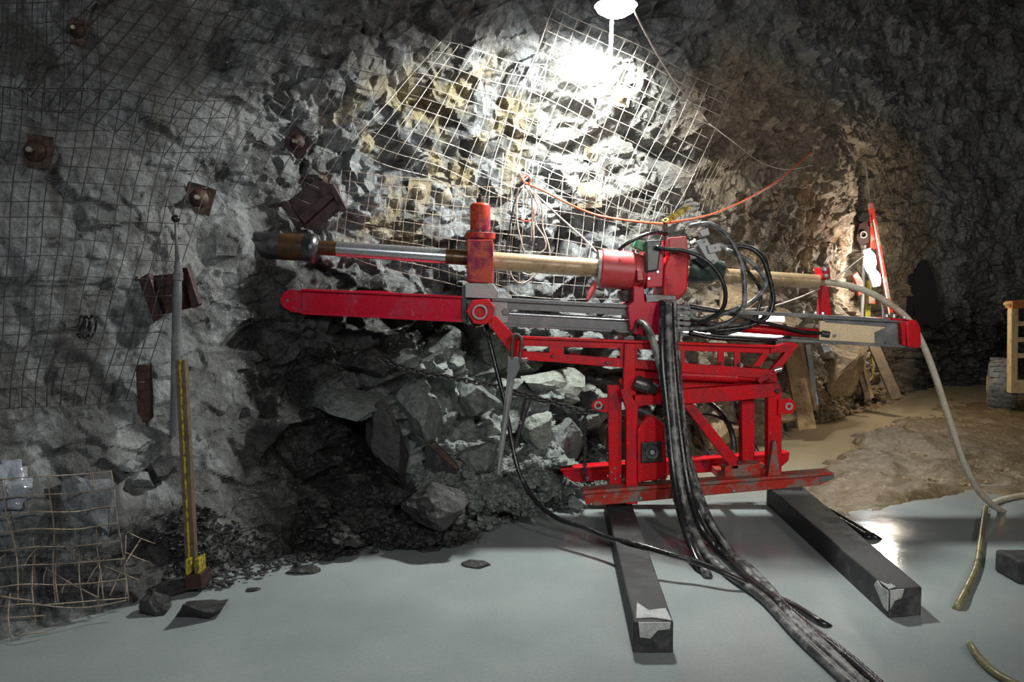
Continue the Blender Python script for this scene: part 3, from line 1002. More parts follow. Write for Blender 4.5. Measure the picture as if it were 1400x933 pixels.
m.build('feed_end_channel', 'grey_steel', RIG, bevel=0.002)
bolts(ep, [(1212, 469), (1141, 459)], DF + 0.14, 0.010, 0.015, 'bolt')
m = MB(); m.cyl(P(696, 429, DF + 0.20), P(862, 438, DF + 0.20), 0.013, 14); m.build('feed_cylinder_rod', 'chrome', RIG, smooth=True)
m = MB(); m.cyl(P(905, 441, DF + 0.20), P(1128, 457, DF + 0.20), 0.030, 18); m.build('feed_cylinder', 'red', RIG, smooth=True)
m = MB(); m.cyl(P(1122, 456, DF + 0.16), P(1133, 458, DF + 0.16), 0.024, 14); m.build('cylinder_gland', 'dark_steel', RIG, smooth=True)
m = MB(); m.pp([(1240, 441), (1255, 440), (1259, 448), (1260, 472), (1256, 477), (1241, 474)], DF + 0.08, DB - 0.06)
ec = m.build('feed_end_cap', 'red', RIG, bevel=0.008)
m = MB(); m.pp([(1232, 440), (1242, 441), (1242, 474), (1234, 472)], DF + 0.10, DB - 0.08); m.build('end_cap_flange', 'red', ec, bevel=0.003)
m = MB(); m.bar(P(1206, 436, DF + 0.22), P(1242, 439, DF + 0.22), 0.20, 0.016); tpl = m.build('end_top_plate', 'red', ec, bevel=0.003)
bolts(RIG, [(1212, 433), (1222, 434), (1236, 435), (1099, 428), (1115, 429), (1125, 430)], DF + 0.18, 0.011, 0.02, 'bolt', 'bolt', (0, 0, 1))
m = MB(); m.pp([(1124, 474), (1134, 474), (1136, 480), (1127, 483)], DF + 0.14, DF + 0.2); m.build('clip', 'grey_light', RIG, bevel=0.002)
m = MB(); m.cyl(P(1208, 437, DF + 0.25), P(1206, 406, DF + 0.25), 0.007, 8); m.build('marker_rod', 'grey_light', RIG, smooth=True)
# rear rod guide on the feed beam
m = MB(); m.pp([(1124, 392), (1133, 392), (1137, 432), (1122, 432)], DC - 0.03, DC + 0.04); rg = m.build('rod_guide_post', 'red', RIG, bevel=0.004)
m = MB(); m.pp([(1123, 366), (1134, 365), (1136, 381), (1125, 382)], DC - 0.06, DC + 0.06); m.build('rod_guide_clamp', 'red', rg, bevel=0.004)
bolts(rg, [(1129, 377), (1127, 368)], DC - 0.06, 0.018, 0.015, 'bolt', 'clamp_bolt')
# saddle brackets under the feed
m = MB(); m.pp([(1060, 466), (1072, 466), (1072, 480), (1062, 480)], DF + 0.10, DF + 0.3); m.build('feed_saddle', 'dark_steel', RIG, bevel=0.003)
m = MB(); m.pp([(850, 446), (866, 446), (868, 470), (852, 470)], DF + 0.16, DF + 0.4); m.build('feed_saddle', 'dark_steel', RIG, bevel=0.003)

SL = thing('strip_lamp', 'white strip lamp glaring through the slot of the feed beam', 'lamp', P(1030, 460, DB - 0.2))
m = MB(); m.pp([(1040, 432), (1073, 433), (1073, 440), (1040, 439)], DB - 0.2, DB - 0.16); m.build('tube', 'strip_glow', SL, bevel=0.004)
m = MB(); m.pp([(998, 451), (1071, 453), (1071, 462), (998, 460)], DB - 0.2, DB - 0.16); m.build('tube', 'strip_glow', SL, bevel=0.004)
m = MB(); m.pp([(936, 448), (972, 449), (972, 458), (936, 457)], DB - 0.2, DB - 0.16); m.build('tube', 'strip_glow', SL, bevel=0.004)
m = MB(); m.pp([(934, 440), (1076, 443), (1076, 447), (934, 444)], DB - 0.19, DB - 0.12); m.build('mount_bar', 'dark_steel', SL, bevel=0.004)

# --- red nose beam in front of the rod clamp
m = MB(); m.pp([(412, 396), (632, 406), (632, 439), (412, 428)], DC - 0.12, DC + 0.12)
nb = m.build('nose_beam', 'red_wet', RIG, bevel=0.008)
m = MB(); m.pp([(412, 395), (632, 405), (632, 408), (412, 398)], DC - 0.15, DC + 0.14); m.build('nose_flange', 'red_wet', nb, bevel=0.002)
m = MB(); m.pp([(412, 426), (632, 437), (632, 441), (412, 430)], DC - 0.15, DC + 0.14); m.build('nose_flange', 'red_wet', nb, bevel=0.002)
m = MB(); m.pp([(396, 396), (413, 397), (413, 429), (398, 427), (386, 420), (384, 410), (387, 400)], DC - 0.10, DC - 0.05)
ne = m.build('nose_plate', 'red_wet', nb, bevel=0.004)
bolts(nb, [(393, 411), (414, 425), (415, 400)], DC - 0.10, 0.011, 0.012, 'bolt')
m = MB(); m.cyl(P(396, 411, DC - 0.05), P(396, 411, DC + 0.12), 0.06, 20); m.build('nose_roller', 'red_wet', nb, smooth=True)
m = MB(); m.pp([(489, 397), (530, 398), (530, 401), (489, 400)], DC - 0.1, DC + 0.05); m.build('slide_plate', 'red_wet', nb, bevel=0.002)

# --- rod clamp with its cylinder
m = MB(); m.pp([(638, 328), (674, 328), (674, 388), (638, 386)], DC - 0.14, DC + 0.14)
rc = m.build('rod_clamp', 'red_orange', RIG, bevel=0.008)
c = P(656.5, 327, DC)
m = MB(); m.cyl(c, c + Vector((0, 0, 0.038)), 0.098, 28); m.build('clamp_flange', 'red_orange', rc, smooth=True, bevel=0.003)
for k in range(12):
    a = k * math.pi / 6
    q = c + Vector((0.082 * math.cos(a), 0.082 * math.sin(a), 0.038))
    MB().cyl(q, q + Vector((0, 0, 0.016)), 0.010, 6).build('flange_bolt', 'bolt', rc)
m = MB(); q = c + Vector((0, 0, 0.038)); m.lathe(q, (0, 0, 0.19), [(0, 0.062), (0.02, 0.066), (0.9, 0.066), (0.97, 0.060), (1, 0.050)], 28)
m.build('clamp_cylinder', 'red_orange', rc, smooth=True)
m = MB(); q = q + Vector((0, 0, 0.188)); m.cyl(q, q + Vector((0, 0, 0.035)), 0.026, 6); m.cyl(q + Vector((0, 0, 0.03)), q + Vector((0.0, 0, 0.06)), 0.012, 10)
m.build('clamp_nipple', 'rust_red', rc, bevel=0.002)
m = MB(); m.pp([(636, 387), (674, 388), (681, 399), (678, 409), (636, 407)], DC - 0.16, DC + 0.16); m.build('clamp_base', 'grey_light', RIG, bevel=0.005)
m = MB(); m.pp([(631, 390), (638, 390), (638, 443), (631, 441)], DC - 0.13, DC + 0.13); m.build('clamp_gap_shade', 'black', RIG, bevel=0.003)  # black strip standing in for the shaded gap beside the clamp
m = MB(); m.pp([(638, 407), (674, 409), (674, 440), (638, 440)], DC - 0.08, DC + 0.12); m.build('clamp_seat', 'dark_steel', RIG, bevel=0.003)

# --- drill head: chuck, gearbox, valves, carriage
AX = lambda x: 339 + (x - 440) * (386 - 339) / (1125 - 440.0)      # pixel height of the drill axis
a, b = P(819, AX(819) + 2, DC), P(866, AX(866) + 3, DC)
m = MB(); m.lathe(a, b - a, [(0, 0.115), (0.06, 0.128), (0.10, 0.128), (0.97, 0.126), (1, 0.118)], 36)
ch = m.build('chuck', 'red_dusty', RIG, smooth=True)
m = MB(); m.ring(P(816, AX(816) + 2, DC), (P(821, AX(821) + 2, DC) - P(816, AX(816) + 2, DC)), 0.118, 0.064, 36); m.build('chuck_nose', 'grey_light', ch, smooth=True)
a, b = P(866, AX(866) + 2, DC), P(884, AX(884) + 2, DC)
m = MB(); m.lathe(a, b - a, [(0, 0.112), (0.3, 0.112), (0.32, 0.105), (0.6, 0.105), (0.62, 0.115), (1, 0.115)], 36); m.build('chuck_collar', 'red_dusty', ch, smooth=True)
m = MB(); m.pp([(871, 369), (878, 368), (880, 383), (872, 384)], DC - 0.16, DC - 0.10); m.build('chuck_tab', 'red_dusty', ch, bevel=0.003)
a, b = P(814, 386, DC - 0.05), P(803, 411, DC - 0.12)
m = MB(); m.lathe(a, b - a, [(0, 0.014), (0.4, 0.022), (0.7, 0.02), (1, 0.01)], 12); m.build('chuck_handle', 'red_dusty', ch, smooth=True)
m = MB(); m.pp([(884, 340), (906, 338), (910, 392), (884, 394)], DC - 0.12, DC + 0.14); gb = m.build('gearbox', 'red_wet', RIG, bevel=0.006)
m = MB(); m.pp([(883, 329), (905, 328), (905, 332), (900, 370), (884, 372)], DC - 0.17, DC - 0.10); m.build('gearbox_cover', 'dark_green', gb, bevel=0.010)
m = MB(); m.bar(P(867, 333, DC - 0.05), P(881, 340, DC - 0.05), 0.09, 0.05); m.build('green_valve', 'green', gb, bevel=0.004)
bolts(gb, [(887, 381), (899, 372)], DC - 0.12, 0.012, 0.012, 'bolt')
m = MB(); m.pp([(914, 326), (939, 324), (942, 352), (940, 396), (926, 412), (906, 404), (908, 366), (914, 350)], DC - 0.15, DC + 0.16)
rb = m.build('head_block', 'red', RIG, bevel=0.010)
m = MB(); m.pp([(914, 325), (939, 323), (940, 344), (915, 347)], DC - 0.17, DC - 0.10); m.build('head_cap', 'red_dusty', rb, bevel=0.008)
m = MB(); m.bar(P(909.5, 300, DC - 0.02), P(909.5, 352, DC - 0.02), 0.025, 0.025, (0, 1, 0)); m.build('head_stake', 'rust_red', RIG, bevel=0.003)
a, b = P(941, 366, DC), P(988, 371, DC)
m = MB(); m.lathe(a, b - a, [(0, 0.085), (0.1, 0.095), (0.7, 0.090), (0.8, 0.07), (1, 0.065)], 28); m.build('drive_motor', 'dark_green', RIG, smooth=True)
m = MB(); m.pp([(941, 341), (958, 337), (962, 350), (944, 356)], DC - 0.12, DC - 0.02); m.build('port_block', 'grey_light', RIG, bevel=0.004)
vb = MB(); vb.pp([(952, 331), (966, 325), (984, 356), (972, 364)], DC - 0.20, DC - 0.08); vo = vb.build('valve_block', 'grey_light', RIG, bevel=0.005)
m = MB(); m.pp([(966, 336), (984, 332), (987, 343), (970, 347)], DC - 0.22, DC - 0.06); m.build('valve_body', 'grey_light', vo, bevel=0.004)
m = MB(); m.pp([(955, 316), (968, 311), (971, 321), (960, 324)], DC - 0.18, DC - 0.10); m.build('valve_cap', 'grey_light', vo, bevel=0.004)
bolts(vo, [(978, 339), (964, 330), (975, 357)], DC - 0.222, 0.006, 0.006, 'dark_steel')
for x0, y0, x1, y1 in ((983, 336, 994, 339), (952, 330, 944, 335), (962, 312, 960, 306)):
    m = MB(); m.cyl(P(x0, y0, DC - 0.14), P(x1, y1, DC - 0.14), 0.018, 6); m.build('hose_fitting', 'bolt', vo, bevel=0.002)
# carriage
m = MB(); m.pp([(866, 392), (880, 392), (882, 412), (902, 414), (903, 456), (890, 461), (862, 456), (858, 418), (866, 412)], DF + 0.08, DC + 0.16)
ca = m.build('carriage', 'red_wet', RIG, bevel=0.006)
m = MB(); m.pp([(848, 398), (866, 394), (866, 413), (852, 413)], DC - 0.05, DC + 0.1); m.build('carriage_block', 'rust_red', ca, bevel=0.006)
m = MB(); m.pp([(882, 402), (925, 404), (925, 412), (884, 414)], DC - 0.18, DC + 0.1); m.build('carriage_plate', 'dark_steel', ca, bevel=0.004)
m = MB(); m.pp([(902, 410), (926, 410), (926, 452), (904, 454)], DF + 0.06, DF + 0.2); mf = m.build('hose_manifold', 'dark_steel', RIG, bevel=0.005)
for k in range(5):
    y = 419 + k * 7.5
    a, b = P(922, y, DF + 0.10), P(943, y + 1.5, DF + 0.10)
    m = MB(); m.lathe(a, b - a, [(0, 0.017), (0.35, 0.017), (0.36, 0.012), (0.55, 0.012), (0.56, 0.016), (1, 0.015)], 8)
    m.build('hose_fitting', 'bolt', mf)
m = MB(); m.tube(spline(PS((872, 441, DF + 0.05), (866, 452, DF + 0.05), (858, 459, DF + 0.06), (846, 456, DF + 0.08), (838, 452, DF + 0.1))), 0.007, 6)
m.build('grab_wire', 'rust', ca, smooth='all')

# ------------------------------------------------------------------ drill string
DR = thing('drill_string', 'long drill rod string running from rock collar through the red chuck', 'drill rod', P(350, AX(350), DC))
def seg(x0, x1, r, mat, name, n=28, prof=None, dy0=0, dy1=0):
    a, b = P(x0, AX(x0) + dy0, DC), P(x1, AX(x1) + dy1, DC)
    m = MB(); m.lathe(a, b - a, [(f, r * k) for f, k in (prof or [(0, 1), (1, 1)])], n)
    return m.build(name, mat, DR, smooth=True)
seg(300, 386, 0.086, 'dark_steel', 'collar_casing', dy0=2, dy1=2)
seg(385, 416, 0.087, 'rust_rod', 'collar_casing', dy0=2, dy1=2)
seg(414, 437, 0.080, 'dark_steel', 'collar_coupling', prof=[(0, 1), (0.15, 1.12), (0.55, 1.22), (0.6, 1.24), (0.78, 1.15), (1, 0.68)], dy0=2, dy1=2)
seg(436, 462, 0.048, 'rust_rod', 'inner_rod')
seg(461, 610, 0.050, 'chrome', 'inner_rod')
seg(550, 610, 0.0506, 'chrome', 'rod_joint')
seg(600, 641, 0.049, 'rust_rod', 'inner_rod')
seg(672, 822, 0.059, 'tan_rod', 'outer_rod', dy0=2, dy1=2)
seg(905, 1118, 0.046, 'tan_rod', 'tail_rod')
seg(1112, 1128, 0.040, 'tan_rod', 'water_swivel', prof=[(0, 1.1), (0.4, 1.2), (0.6, 0.8), (1, 0.7)])

# ------------------------------------------------------------------ timbers
def timber(poly_top, z, label, patch):
    pts = []
    for x, y in poly_top:
        r = ray(x, y)
        pts.append(EYE + r * ((z - EYE.z) / r.z))
    m = MB(); m.poly(pts, (0, 0, -z - 0.02))
    t = m.build('support_timber', 'timber', bevel=0.008)
    tag(t, label, 'timber', 'timbers under the drill sled')
    m = MB(); m.poly([pts[0] + (pts[1] - pts[0]) * u + (pts[3] - pts[0]) * v + Vector((0, 0, 0.002)) for u, v in patch], (0, 0, 0.004))
    m.build('slurry_patch', 'slurry', t)
    return t, pts


ta, tpts = timber([(866, 850), (921, 850), (858, 672), (826, 676)], 0.135, 'left dark timber under the sled, pale slurry on its near end', [(0.08, 0.01), (0.5, 0.015), (0.95, 0.0), (0.9, 0.06), (0.45, 0.05), (0.2, 0.09)])
n0 = (tpts[0] - tpts[3]).normalized()
q = tpts[0] * 0.62 + tpts[1] * 0.38 + n0 * 0.0
m = MB(); e = tpts[1] - tpts[0]
fz = lambda u, zz: tpts[0] + e * u + Vector((0, 0, zz)) + n0 * 0.002
m.poly([fz(0.12, -0.002), (fz(0.92, -0.002)), fz(0.9, -0.03), fz(0.6, -0.035), fz(0.42, -0.07), fz(0.16, -0.065)], n0 * 0.006)
m.build('slurry_patch', 'slurry', ta)
tb2, tpts2 = timber([(1216, 807), (1261, 803), (1092, 660), (1048, 664)], 0.135, 'right dark timber under the sled, slanting towards the frame corner', [(-0.02, 0.0), (0.25, 0.01), (0.2, 0.03), (0.1, 0.025), (-0.02, 0.05)])
n1_ = (tpts2[0] - tpts2[3]).normalized(); e = tpts2[1] - tpts2[0]
m = MB(); m.poly([tpts2[0] + e * u + Vector((0, 0, zz)) + n1_ * 0.002 for u, zz in ((0.0, -0.0), (0.42, -0.0), (0.36, -0.04), (0.15, -0.05), (0.02, -0.09))], n1_ * 0.006)
m.build('slurry_patch', 'slurry', tb2)
s_ = (tpts2[3] - tpts2[0]); out = Vector((-s_.y, s_.x, 0)).normalized() * -1
if out.dot(tpts2[0] - tpts2[1]) < 0: out = -out
m = MB(); m.poly([tpts2[0] + s_ * u + Vector((0, 0, zz)) + out * 0.002 for u, zz in ((0.0, -0.005), (0.035, -0.012), (0.06, 0.0), (0.075, -0.03), (0.05, -0.06), (0.02, -0.095), (0.0, -0.1))], out * 0.006)
m.build('slurry_patch', 'slurry', tb2)

# ------------------------------------------------------------------ hoses and cables
def floor_pt(px_, py_, z=0.0):
    r = ray(px_, py_)
    return EYE + r * ((z - EYE.z) / r.z)


def hose(label, pts, r, mat, group=None, name='hydraulic_hose', cat='hose', ribs=True, step=0.016, n=10):
    pp_ = []
    for q in pts:
        if isinstance(q, Vector):
            pp_.append(q)
        elif len(q) == 2:
            pp_.append(floor_pt(q[0], q[1], r))
        else:
            pp_.append(P(*q))
    path = spline(pp_, step)
    m = MB()
    m.tube(path, r, n, (lambda i, k: 1.06 if i % 2 else 0.95) if ribs else None)
    o = m.build(name, mat, smooth='all')
    return tag(o, label, cat, group)


# bundle that drops from the manifold to the floor and runs off to the right
G = 'hydraulic hoses in the bundle hanging in front of the sled'
hose('black hydraulic hose with wrapped upper end leaving the carriage in front', [(874, 440, 4.78), (884, 448, 4.70), (893, 468, 4.64), (902, 500, 4.62), (911, 550, 4.58), (918, 620, 4.52), (925, 680, 4.45), (940, 730, 4.3), (955, 765, 4.14), (966, 784), floor_pt(972, 796, -0.05)], 0.023, 'rubber_dusty', G)
hose('black hose of the hanging bundle ending in the water before the timber gap', [(908, 412, 4.80), (908, 440, 4.72), (911, 480, 4.66), (918, 540, 4.62), (926, 620, 4.55), (934, 680, 4.47), (948, 725, 4.35), (962, 755, 4.22), (984, 775), floor_pt(996, 786, -0.05)], 0.023, 'rubber_dusty', G)
hose('glossy black hose of the bundle running farthest off the bottom edge', [(916, 414, 4.80), (917, 440, 4.74), (919, 480, 4.68), (924, 540, 4.62), (932, 610, 4.56), (942, 670, 4.48), (958, 720, 4.36), (985, 755), (1020, 790), (1060, 820), (1110, 862), (1165, 905), (1215, 950)], 0.023, 'rubber', G)
hose('dusty hose in front of the bundle running off the bottom edge', [(913, 413, 4.76), (914, 450, 4.66), (916, 500, 4.59), (920, 560, 4.53), (926, 630, 4.47), (936, 690, 4.40), (952, 735, 4.26), (974, 768), (1010, 795), (1045, 820), (1090, 868), (1135, 910), (1180, 950)], 0.023, 'rubber_dusty', G)
hose('dusty hose at the back of the bundle running off the bottom edge', [(921, 415, 4.84), (922, 460, 4.76), (926, 520, 4.70), (932, 590, 4.64), (944, 650, 4.56), (962, 700, 4.44), (985, 740), (1012, 772), (1040, 800), (1072, 830), (1120, 878), (1168, 925), (1190, 950)], 0.022, 'rubber_dusty', G)
hose('glossy short black hose along the left edge of the bundle', [(906, 414, 4.74), (905, 450, 4.66), (906, 500, 4.60), (913, 570, 4.54), (920, 640, 4.47), (930, 700, 4.34), (944, 745, 4.18), (958, 778), floor_pt(964, 792, -0.05)], 0.021, 'rubber', G)
hose('grey dusty hose at the right side of the hanging hose bundle', [(925, 420, 4.9), (926, 470, 4.82), (930, 540, 4.74), (938, 610, 4.66), (952, 660, 4.58), (970, 710, 4.4), (1000, 755), (1030, 782), (1058, 812), (1085, 850), (1140, 900), (1200, 952)], 0.021, 'rubber_dusty', G)
# loops behind the drill head
G2 = 'hydraulic hoses looping behind the drill head'
hose('black hose arching from the dark cover down over the feed beam', [(896, 338, 4.80), (912, 341, 4.78), (935, 343, 4.76), (960, 353, 4.74), (980, 371, 4.74), (991, 395, 4.74), (990, 418, 4.75), (978, 432, 4.78), (955, 442, 4.82), (943, 443, 4.85)], 0.014, 'rubber', G2, ribs=False)
hose('long black hose arching highest over the grey valve block', [(942, 310, 4.86), (955, 307, 4.84), (972, 307, 4.82), (990, 318, 4.80), (1005, 340, 4.78), (1015, 365, 4.77), (1018, 395, 4.76), (1016, 420, 4.76), (1003, 437, 4.78), (975, 448, 4.8), (942, 450, 4.84)], 0.016, 'rubber_dusty', G2)
hose('black hose looping widest to the right from the valve block', [(992, 340, 4.88), (1010, 337, 4.88), (1030, 342, 4.88), (1044, 357, 4.88), (1053, 385, 4.88), (1057, 410, 4.88), (1050, 432, 4.88), (1030, 444, 4.87), (1000, 450, 4.86), (965, 452, 4.85), (942, 448, 4.84)], 0.016, 'rubber', G2)
hose('dusty hose crossing inside the wide hose loop', [(993, 342, 4.84), (1008, 348, 4.82), (1028, 360, 4.82), (1044, 378, 4.82), (1046, 392, 4.80), (1034, 408, 4.80), (1015, 420, 4.80), (985, 430, 4.82), (960, 436, 4.84), (942, 434, 4.84)], 0.016, 'rubber_dusty', G2)
hose('short stiff hose stacked over the wide hose loop', [(1008, 340, 4.95), (1022, 338, 4.95), (1036, 344, 4.95), (1046, 358, 4.95), (1050, 375, 4.95), (1056, 400, 4.97), (1052, 425, 4.97), (1036, 440, 4.95), (1005, 446, 4.9), (960, 440, 4.86), (942, 427, 4.84)], 0.017, 'rubber_dusty', G2)
hose('thin hose dropping through the middle of the hose loops', [(1013, 352, 4.9), (1022, 370, 4.9), (1034, 386, 4.9), (1040, 400, 4.9), (1036, 425, 4.9), (1022, 446, 4.88), (985, 456, 4.86), (942, 442, 4.84)], 0.012, 'rubber', G2, ribs=False)
hose('thin dark hose lying flat along the feed beam slot', [(942, 419, 4.85), (970, 424, 4.84), (1000, 430, 4.84), (1040, 440, 4.85), (1070, 447, 4.87), (1100, 454, 4.88), (1128, 456, 4.9)], 0.012, 'rubber', G2, ribs=False)
hose('black hose bowing up over the red chuck', [(846, 342, 4.90), (856, 334, 4.88), (875, 324, 4.88), (895, 318, 4.9), (912, 320, 4.95)], 0.012, 'rubber', G2, ribs=False)
hose('black hoses pair tail hanging beneath the feed beam slot', [(942, 455, 4.84), (975, 462, 4.84), (1010, 464, 4.84), (1050, 466, 4.86), (1080, 462, 4.9)], 0.014, 'rubber', G2, ribs=False)
# long black hose from the hinge down to the water and across the left timber
hose('long black hose sagging from the hinge across the left timber', [(664, 440, 4.96), (670, 470, 4.9), (680, 510, 4.86), (690, 550, 4.82), (697, 590, 4.80), (708, 640, 4.75), (728, 680, 4.66), (760, 708, 4.5), (800, 722, 4.35), (832, 736, 4.22), (868, 744, 4.05), (915, 758, 3.95), (950, 768, 3.9), (990, 784, 3.82), (1040, 808), (1085, 828), (1124, 852), floor_pt(1145, 864, -0.05)], 0.015, 'rubber', None, ribs=False)
# dark lines in the water right of the right timber
for k, (dx, lab) in enumerate(((0, 'black hose lying in the water beside the right timber'), (9, 'second black hose in the water outside the right timber'))):
    hose(lab, [(1096 + dx, 680), (1110 + dx, 690), (1132 + dx, 702), (1160 + dx, 718), (1186 + dx, 734), floor_pt(1204 + dx, 744, -0.06)], 0.017, 'rubber', 'hoses beside the right timber', ribs=False)
GB = 'dark cables behind the sled'
hose('dark cable drooping behind the sled brace', [(935, 560, 5.3), (950, 580, 5.35), (965, 615, 5.35), (985, 635, 5.3), (1000, 648, 5.25)], 0.012, 'rubber', GB, 'slack_cable', 'cable', False, 0.04, 6)
hose('thick dark cable slanting behind the sled brace to the right', [(962, 545, 5.35), (985, 565, 5.4), (1000, 590, 5.4), (1004, 620, 5.35), (1000, 640, 5.3)], 0.020, 'rubber', GB, 'slack_cable', 'cable', False, 0.04, 6)
hose('dark cable behind the inner right post of the sled', [(1006, 545, 5.4), (1012, 575, 5.4), (1030, 610, 5.4), (1046, 640, 5.35)], 0.020, 'rubber', GB, 'slack_cable', 'cable', False, 0.04, 6)
hose('dark cable running level behind the sled brace', [(912, 563, 5.3), (940, 572, 5.35), (965, 566, 5.4), (1005, 580, 5.4)], 0.012, 'rubber', GB, 'slack_cable', 'cable', False, 0.04, 6)
# water hose from the rod tail
hose('cream water hose arching from the rod tail down into the mud', [(1120, 384, 5.0), (1138, 387, 4.98), (1165, 392, 4.97), (1195, 403, 4.96), (1222, 420, 4.95), (1244, 440, 4.94), (1262, 472, 4.94), (1277, 510, 4.94), (1290, 550, 4.95), (1303, 590, 4.97), (1317, 632, 4.99), (1335, 667, 5.02), (1350, 685, 5.05), (1366, 697), floor_pt(1378, 702, -0.04)], 0.021, 'hose_white', None, 'water_hose', ribs=False)
hose('cream hose leaving the frame where the water hose lands', [(1352, 691), (1368, 684), (1385, 680), (1410, 676), (1450, 672)], 0.020, 'hose_white', None, 'water_hose', ribs=False)
hose('olive hose half sunk in the water below the cream hose', [(1347, 694), (1344, 715), (1340, 745), (1335, 775), (1322, 805), (1310, 828), floor_pt(1303, 842, -0.06)], 0.018, 'hose_olive', None, 'water_hose', ribs=False)
hose('olive hose curving out of the water at the bottom corner', [floor_pt(1322, 876, -0.05), (1330, 888), (1340, 902), (1356, 917), (1380, 932), (1410, 945)], 0.016, 'hose_olive', None, 'water_hose', ribs=False)

# cables
hose('orange red cable strung over the drill head to the far rock', [(718, 250, 5.55), (745, 262, 5.6), (780, 280, 5.6), (815, 294, 5.6), (860, 302, 5.5), (905, 306, 5.2), (912, 305, 5.0), (950, 299, 5.4), (985, 289, 5.9), (1020, 273, 6.4), (1060, 250, 6.9), (1090, 225, 7.4), (1108, 208, 7.7)], 0.008, 'orange_cable', None, 'power_cable', 'cable', False, 0.04, 6)
hose('pale lamp cord hanging from the flood lamp', [(864, 8, 5.35), (872, 25, 5.35), (885, 50, 5.45), (905, 85, 5.7), (930, 122, 6.0), (955, 150, 6.3), (968, 168, 6.4)], 0.006, 'cable_white', None, 'lamp_cord', 'cable', False, 0.04, 6)
hose('thin pale lamp cord sagging across the brown rock', [(968, 168, 6.4), (1010, 200, 6.6), (1040, 222, 6.9), (1075, 232, 7.3), (1110, 226, 7.6)], 0.004, 'cable_white', None, 'lamp_cord', 'cable', False, 0.05, 5)
hose('pale wire running from the bundle to the red chuck', [(722, 256, 5.55), (760, 292, 5.4), (800, 328, 5.2), (816, 345, 5.02)], 0.006, 'cable_white', None, 'lead_wire', 'cable', False, 0.05, 5)
hose('pale orange cord drooping from drill head to rod guide', [(930, 412, 4.9), (955, 418, 5.05), (1000, 424, 5.1), (1050, 420, 5.15), (1090, 408, 5.12), (1122, 394, 5.0)], 0.005, 'cable_white', None, 'lead_wire', 'cable', False, 0.04, 5)
hose('pale cord from the rod guide up to the far red hoist', [(1138, 386, 5.1), (1160, 366, 6.4), (1186, 345, 8.5)], 0.006, 'cable_white', None, 'lead_wire', 'cable', False, 0.06, 5)

# bundle of lead wires hung on the mesh
BW = thing('wire_bundle', 'hanging bundle of pale lead wires looped behind the drill rod', 'wires', P(718, 250, 5.5))
random.seed(3)
for k, (pl, mt) in enumerate([
        ([(716, 254), (708, 262), (706, 285), (708, 310), (714, 335), (716, 345)], 'cable_white'),
        ([(718, 254), (726, 268), (728, 300), (730, 330)], 'cable_white'),
        ([(720, 254), (734, 272), (738, 290), (732, 305), (744, 325), (746, 340), (735, 348)], 'cable_white'),
        ([(720, 255), (740, 280), (742, 310), (750, 335), (752, 355)], 'cable_white'),
        ([(714, 255), (704, 275), (698, 305), (693, 335), (691, 348)], 'rubber'),
        ([(712, 300), (722, 303), (728, 298), (730, 282)], 'orange_cable'),
        ([(694, 360), (702, 382), (715, 388), (730, 378), (738, 368)], 'cable_white'),
        ([(704, 362), (716, 374), (730, 376), (742, 366)], 'cable_white'),
        ([(710, 236), (714, 246), (720, 252), (726, 248), (722, 240), (717, 244)], 'orange_cable'),
        ([(724, 258), (736, 284), (728, 300), (726, 330)], 'wire_light')]):
    m = MB(); m.tube(spline([P(x, y, 5.5 + 0.02 * (k % 4)) for x, y in pl], 0.03), 0.006, 6)
    m.build('lead_wire', mt, BW, smooth='all')

# yellow ribbon on the stake
t = thing('yellow_ribbon', 'yellow plastic ribbon tied to the rusty stake on the drill head', 'ribbon', P(910, 305, 4.98))
m = MB()
pr = PS((912, 300, 4.97), (918, 292, 4.95), (928, 286, 4.94), (940, 280, 4.93), (947, 285, 4.93))
pq = PS((916, 304, 4.97), (926, 298, 4.95), (936, 292, 4.94), (945, 285, 4.93), (949, 296, 4.93))
for i in range(4):
    m.poly([pr[i], pr[i + 1], pq[i + 1], pq[i]], (0, 0.003, 0))
m.build('ribbon_tail', 'yellow', t)
m = MB(); m.tube(spline(PS((906, 302, 4.96), (910, 304, 4.94), (914, 301, 4.96), (910, 299, 4.99), (906, 302, 4.96)), 0.01), 0.006, 6)
m.build('knot', 'yellow', t, smooth='all')

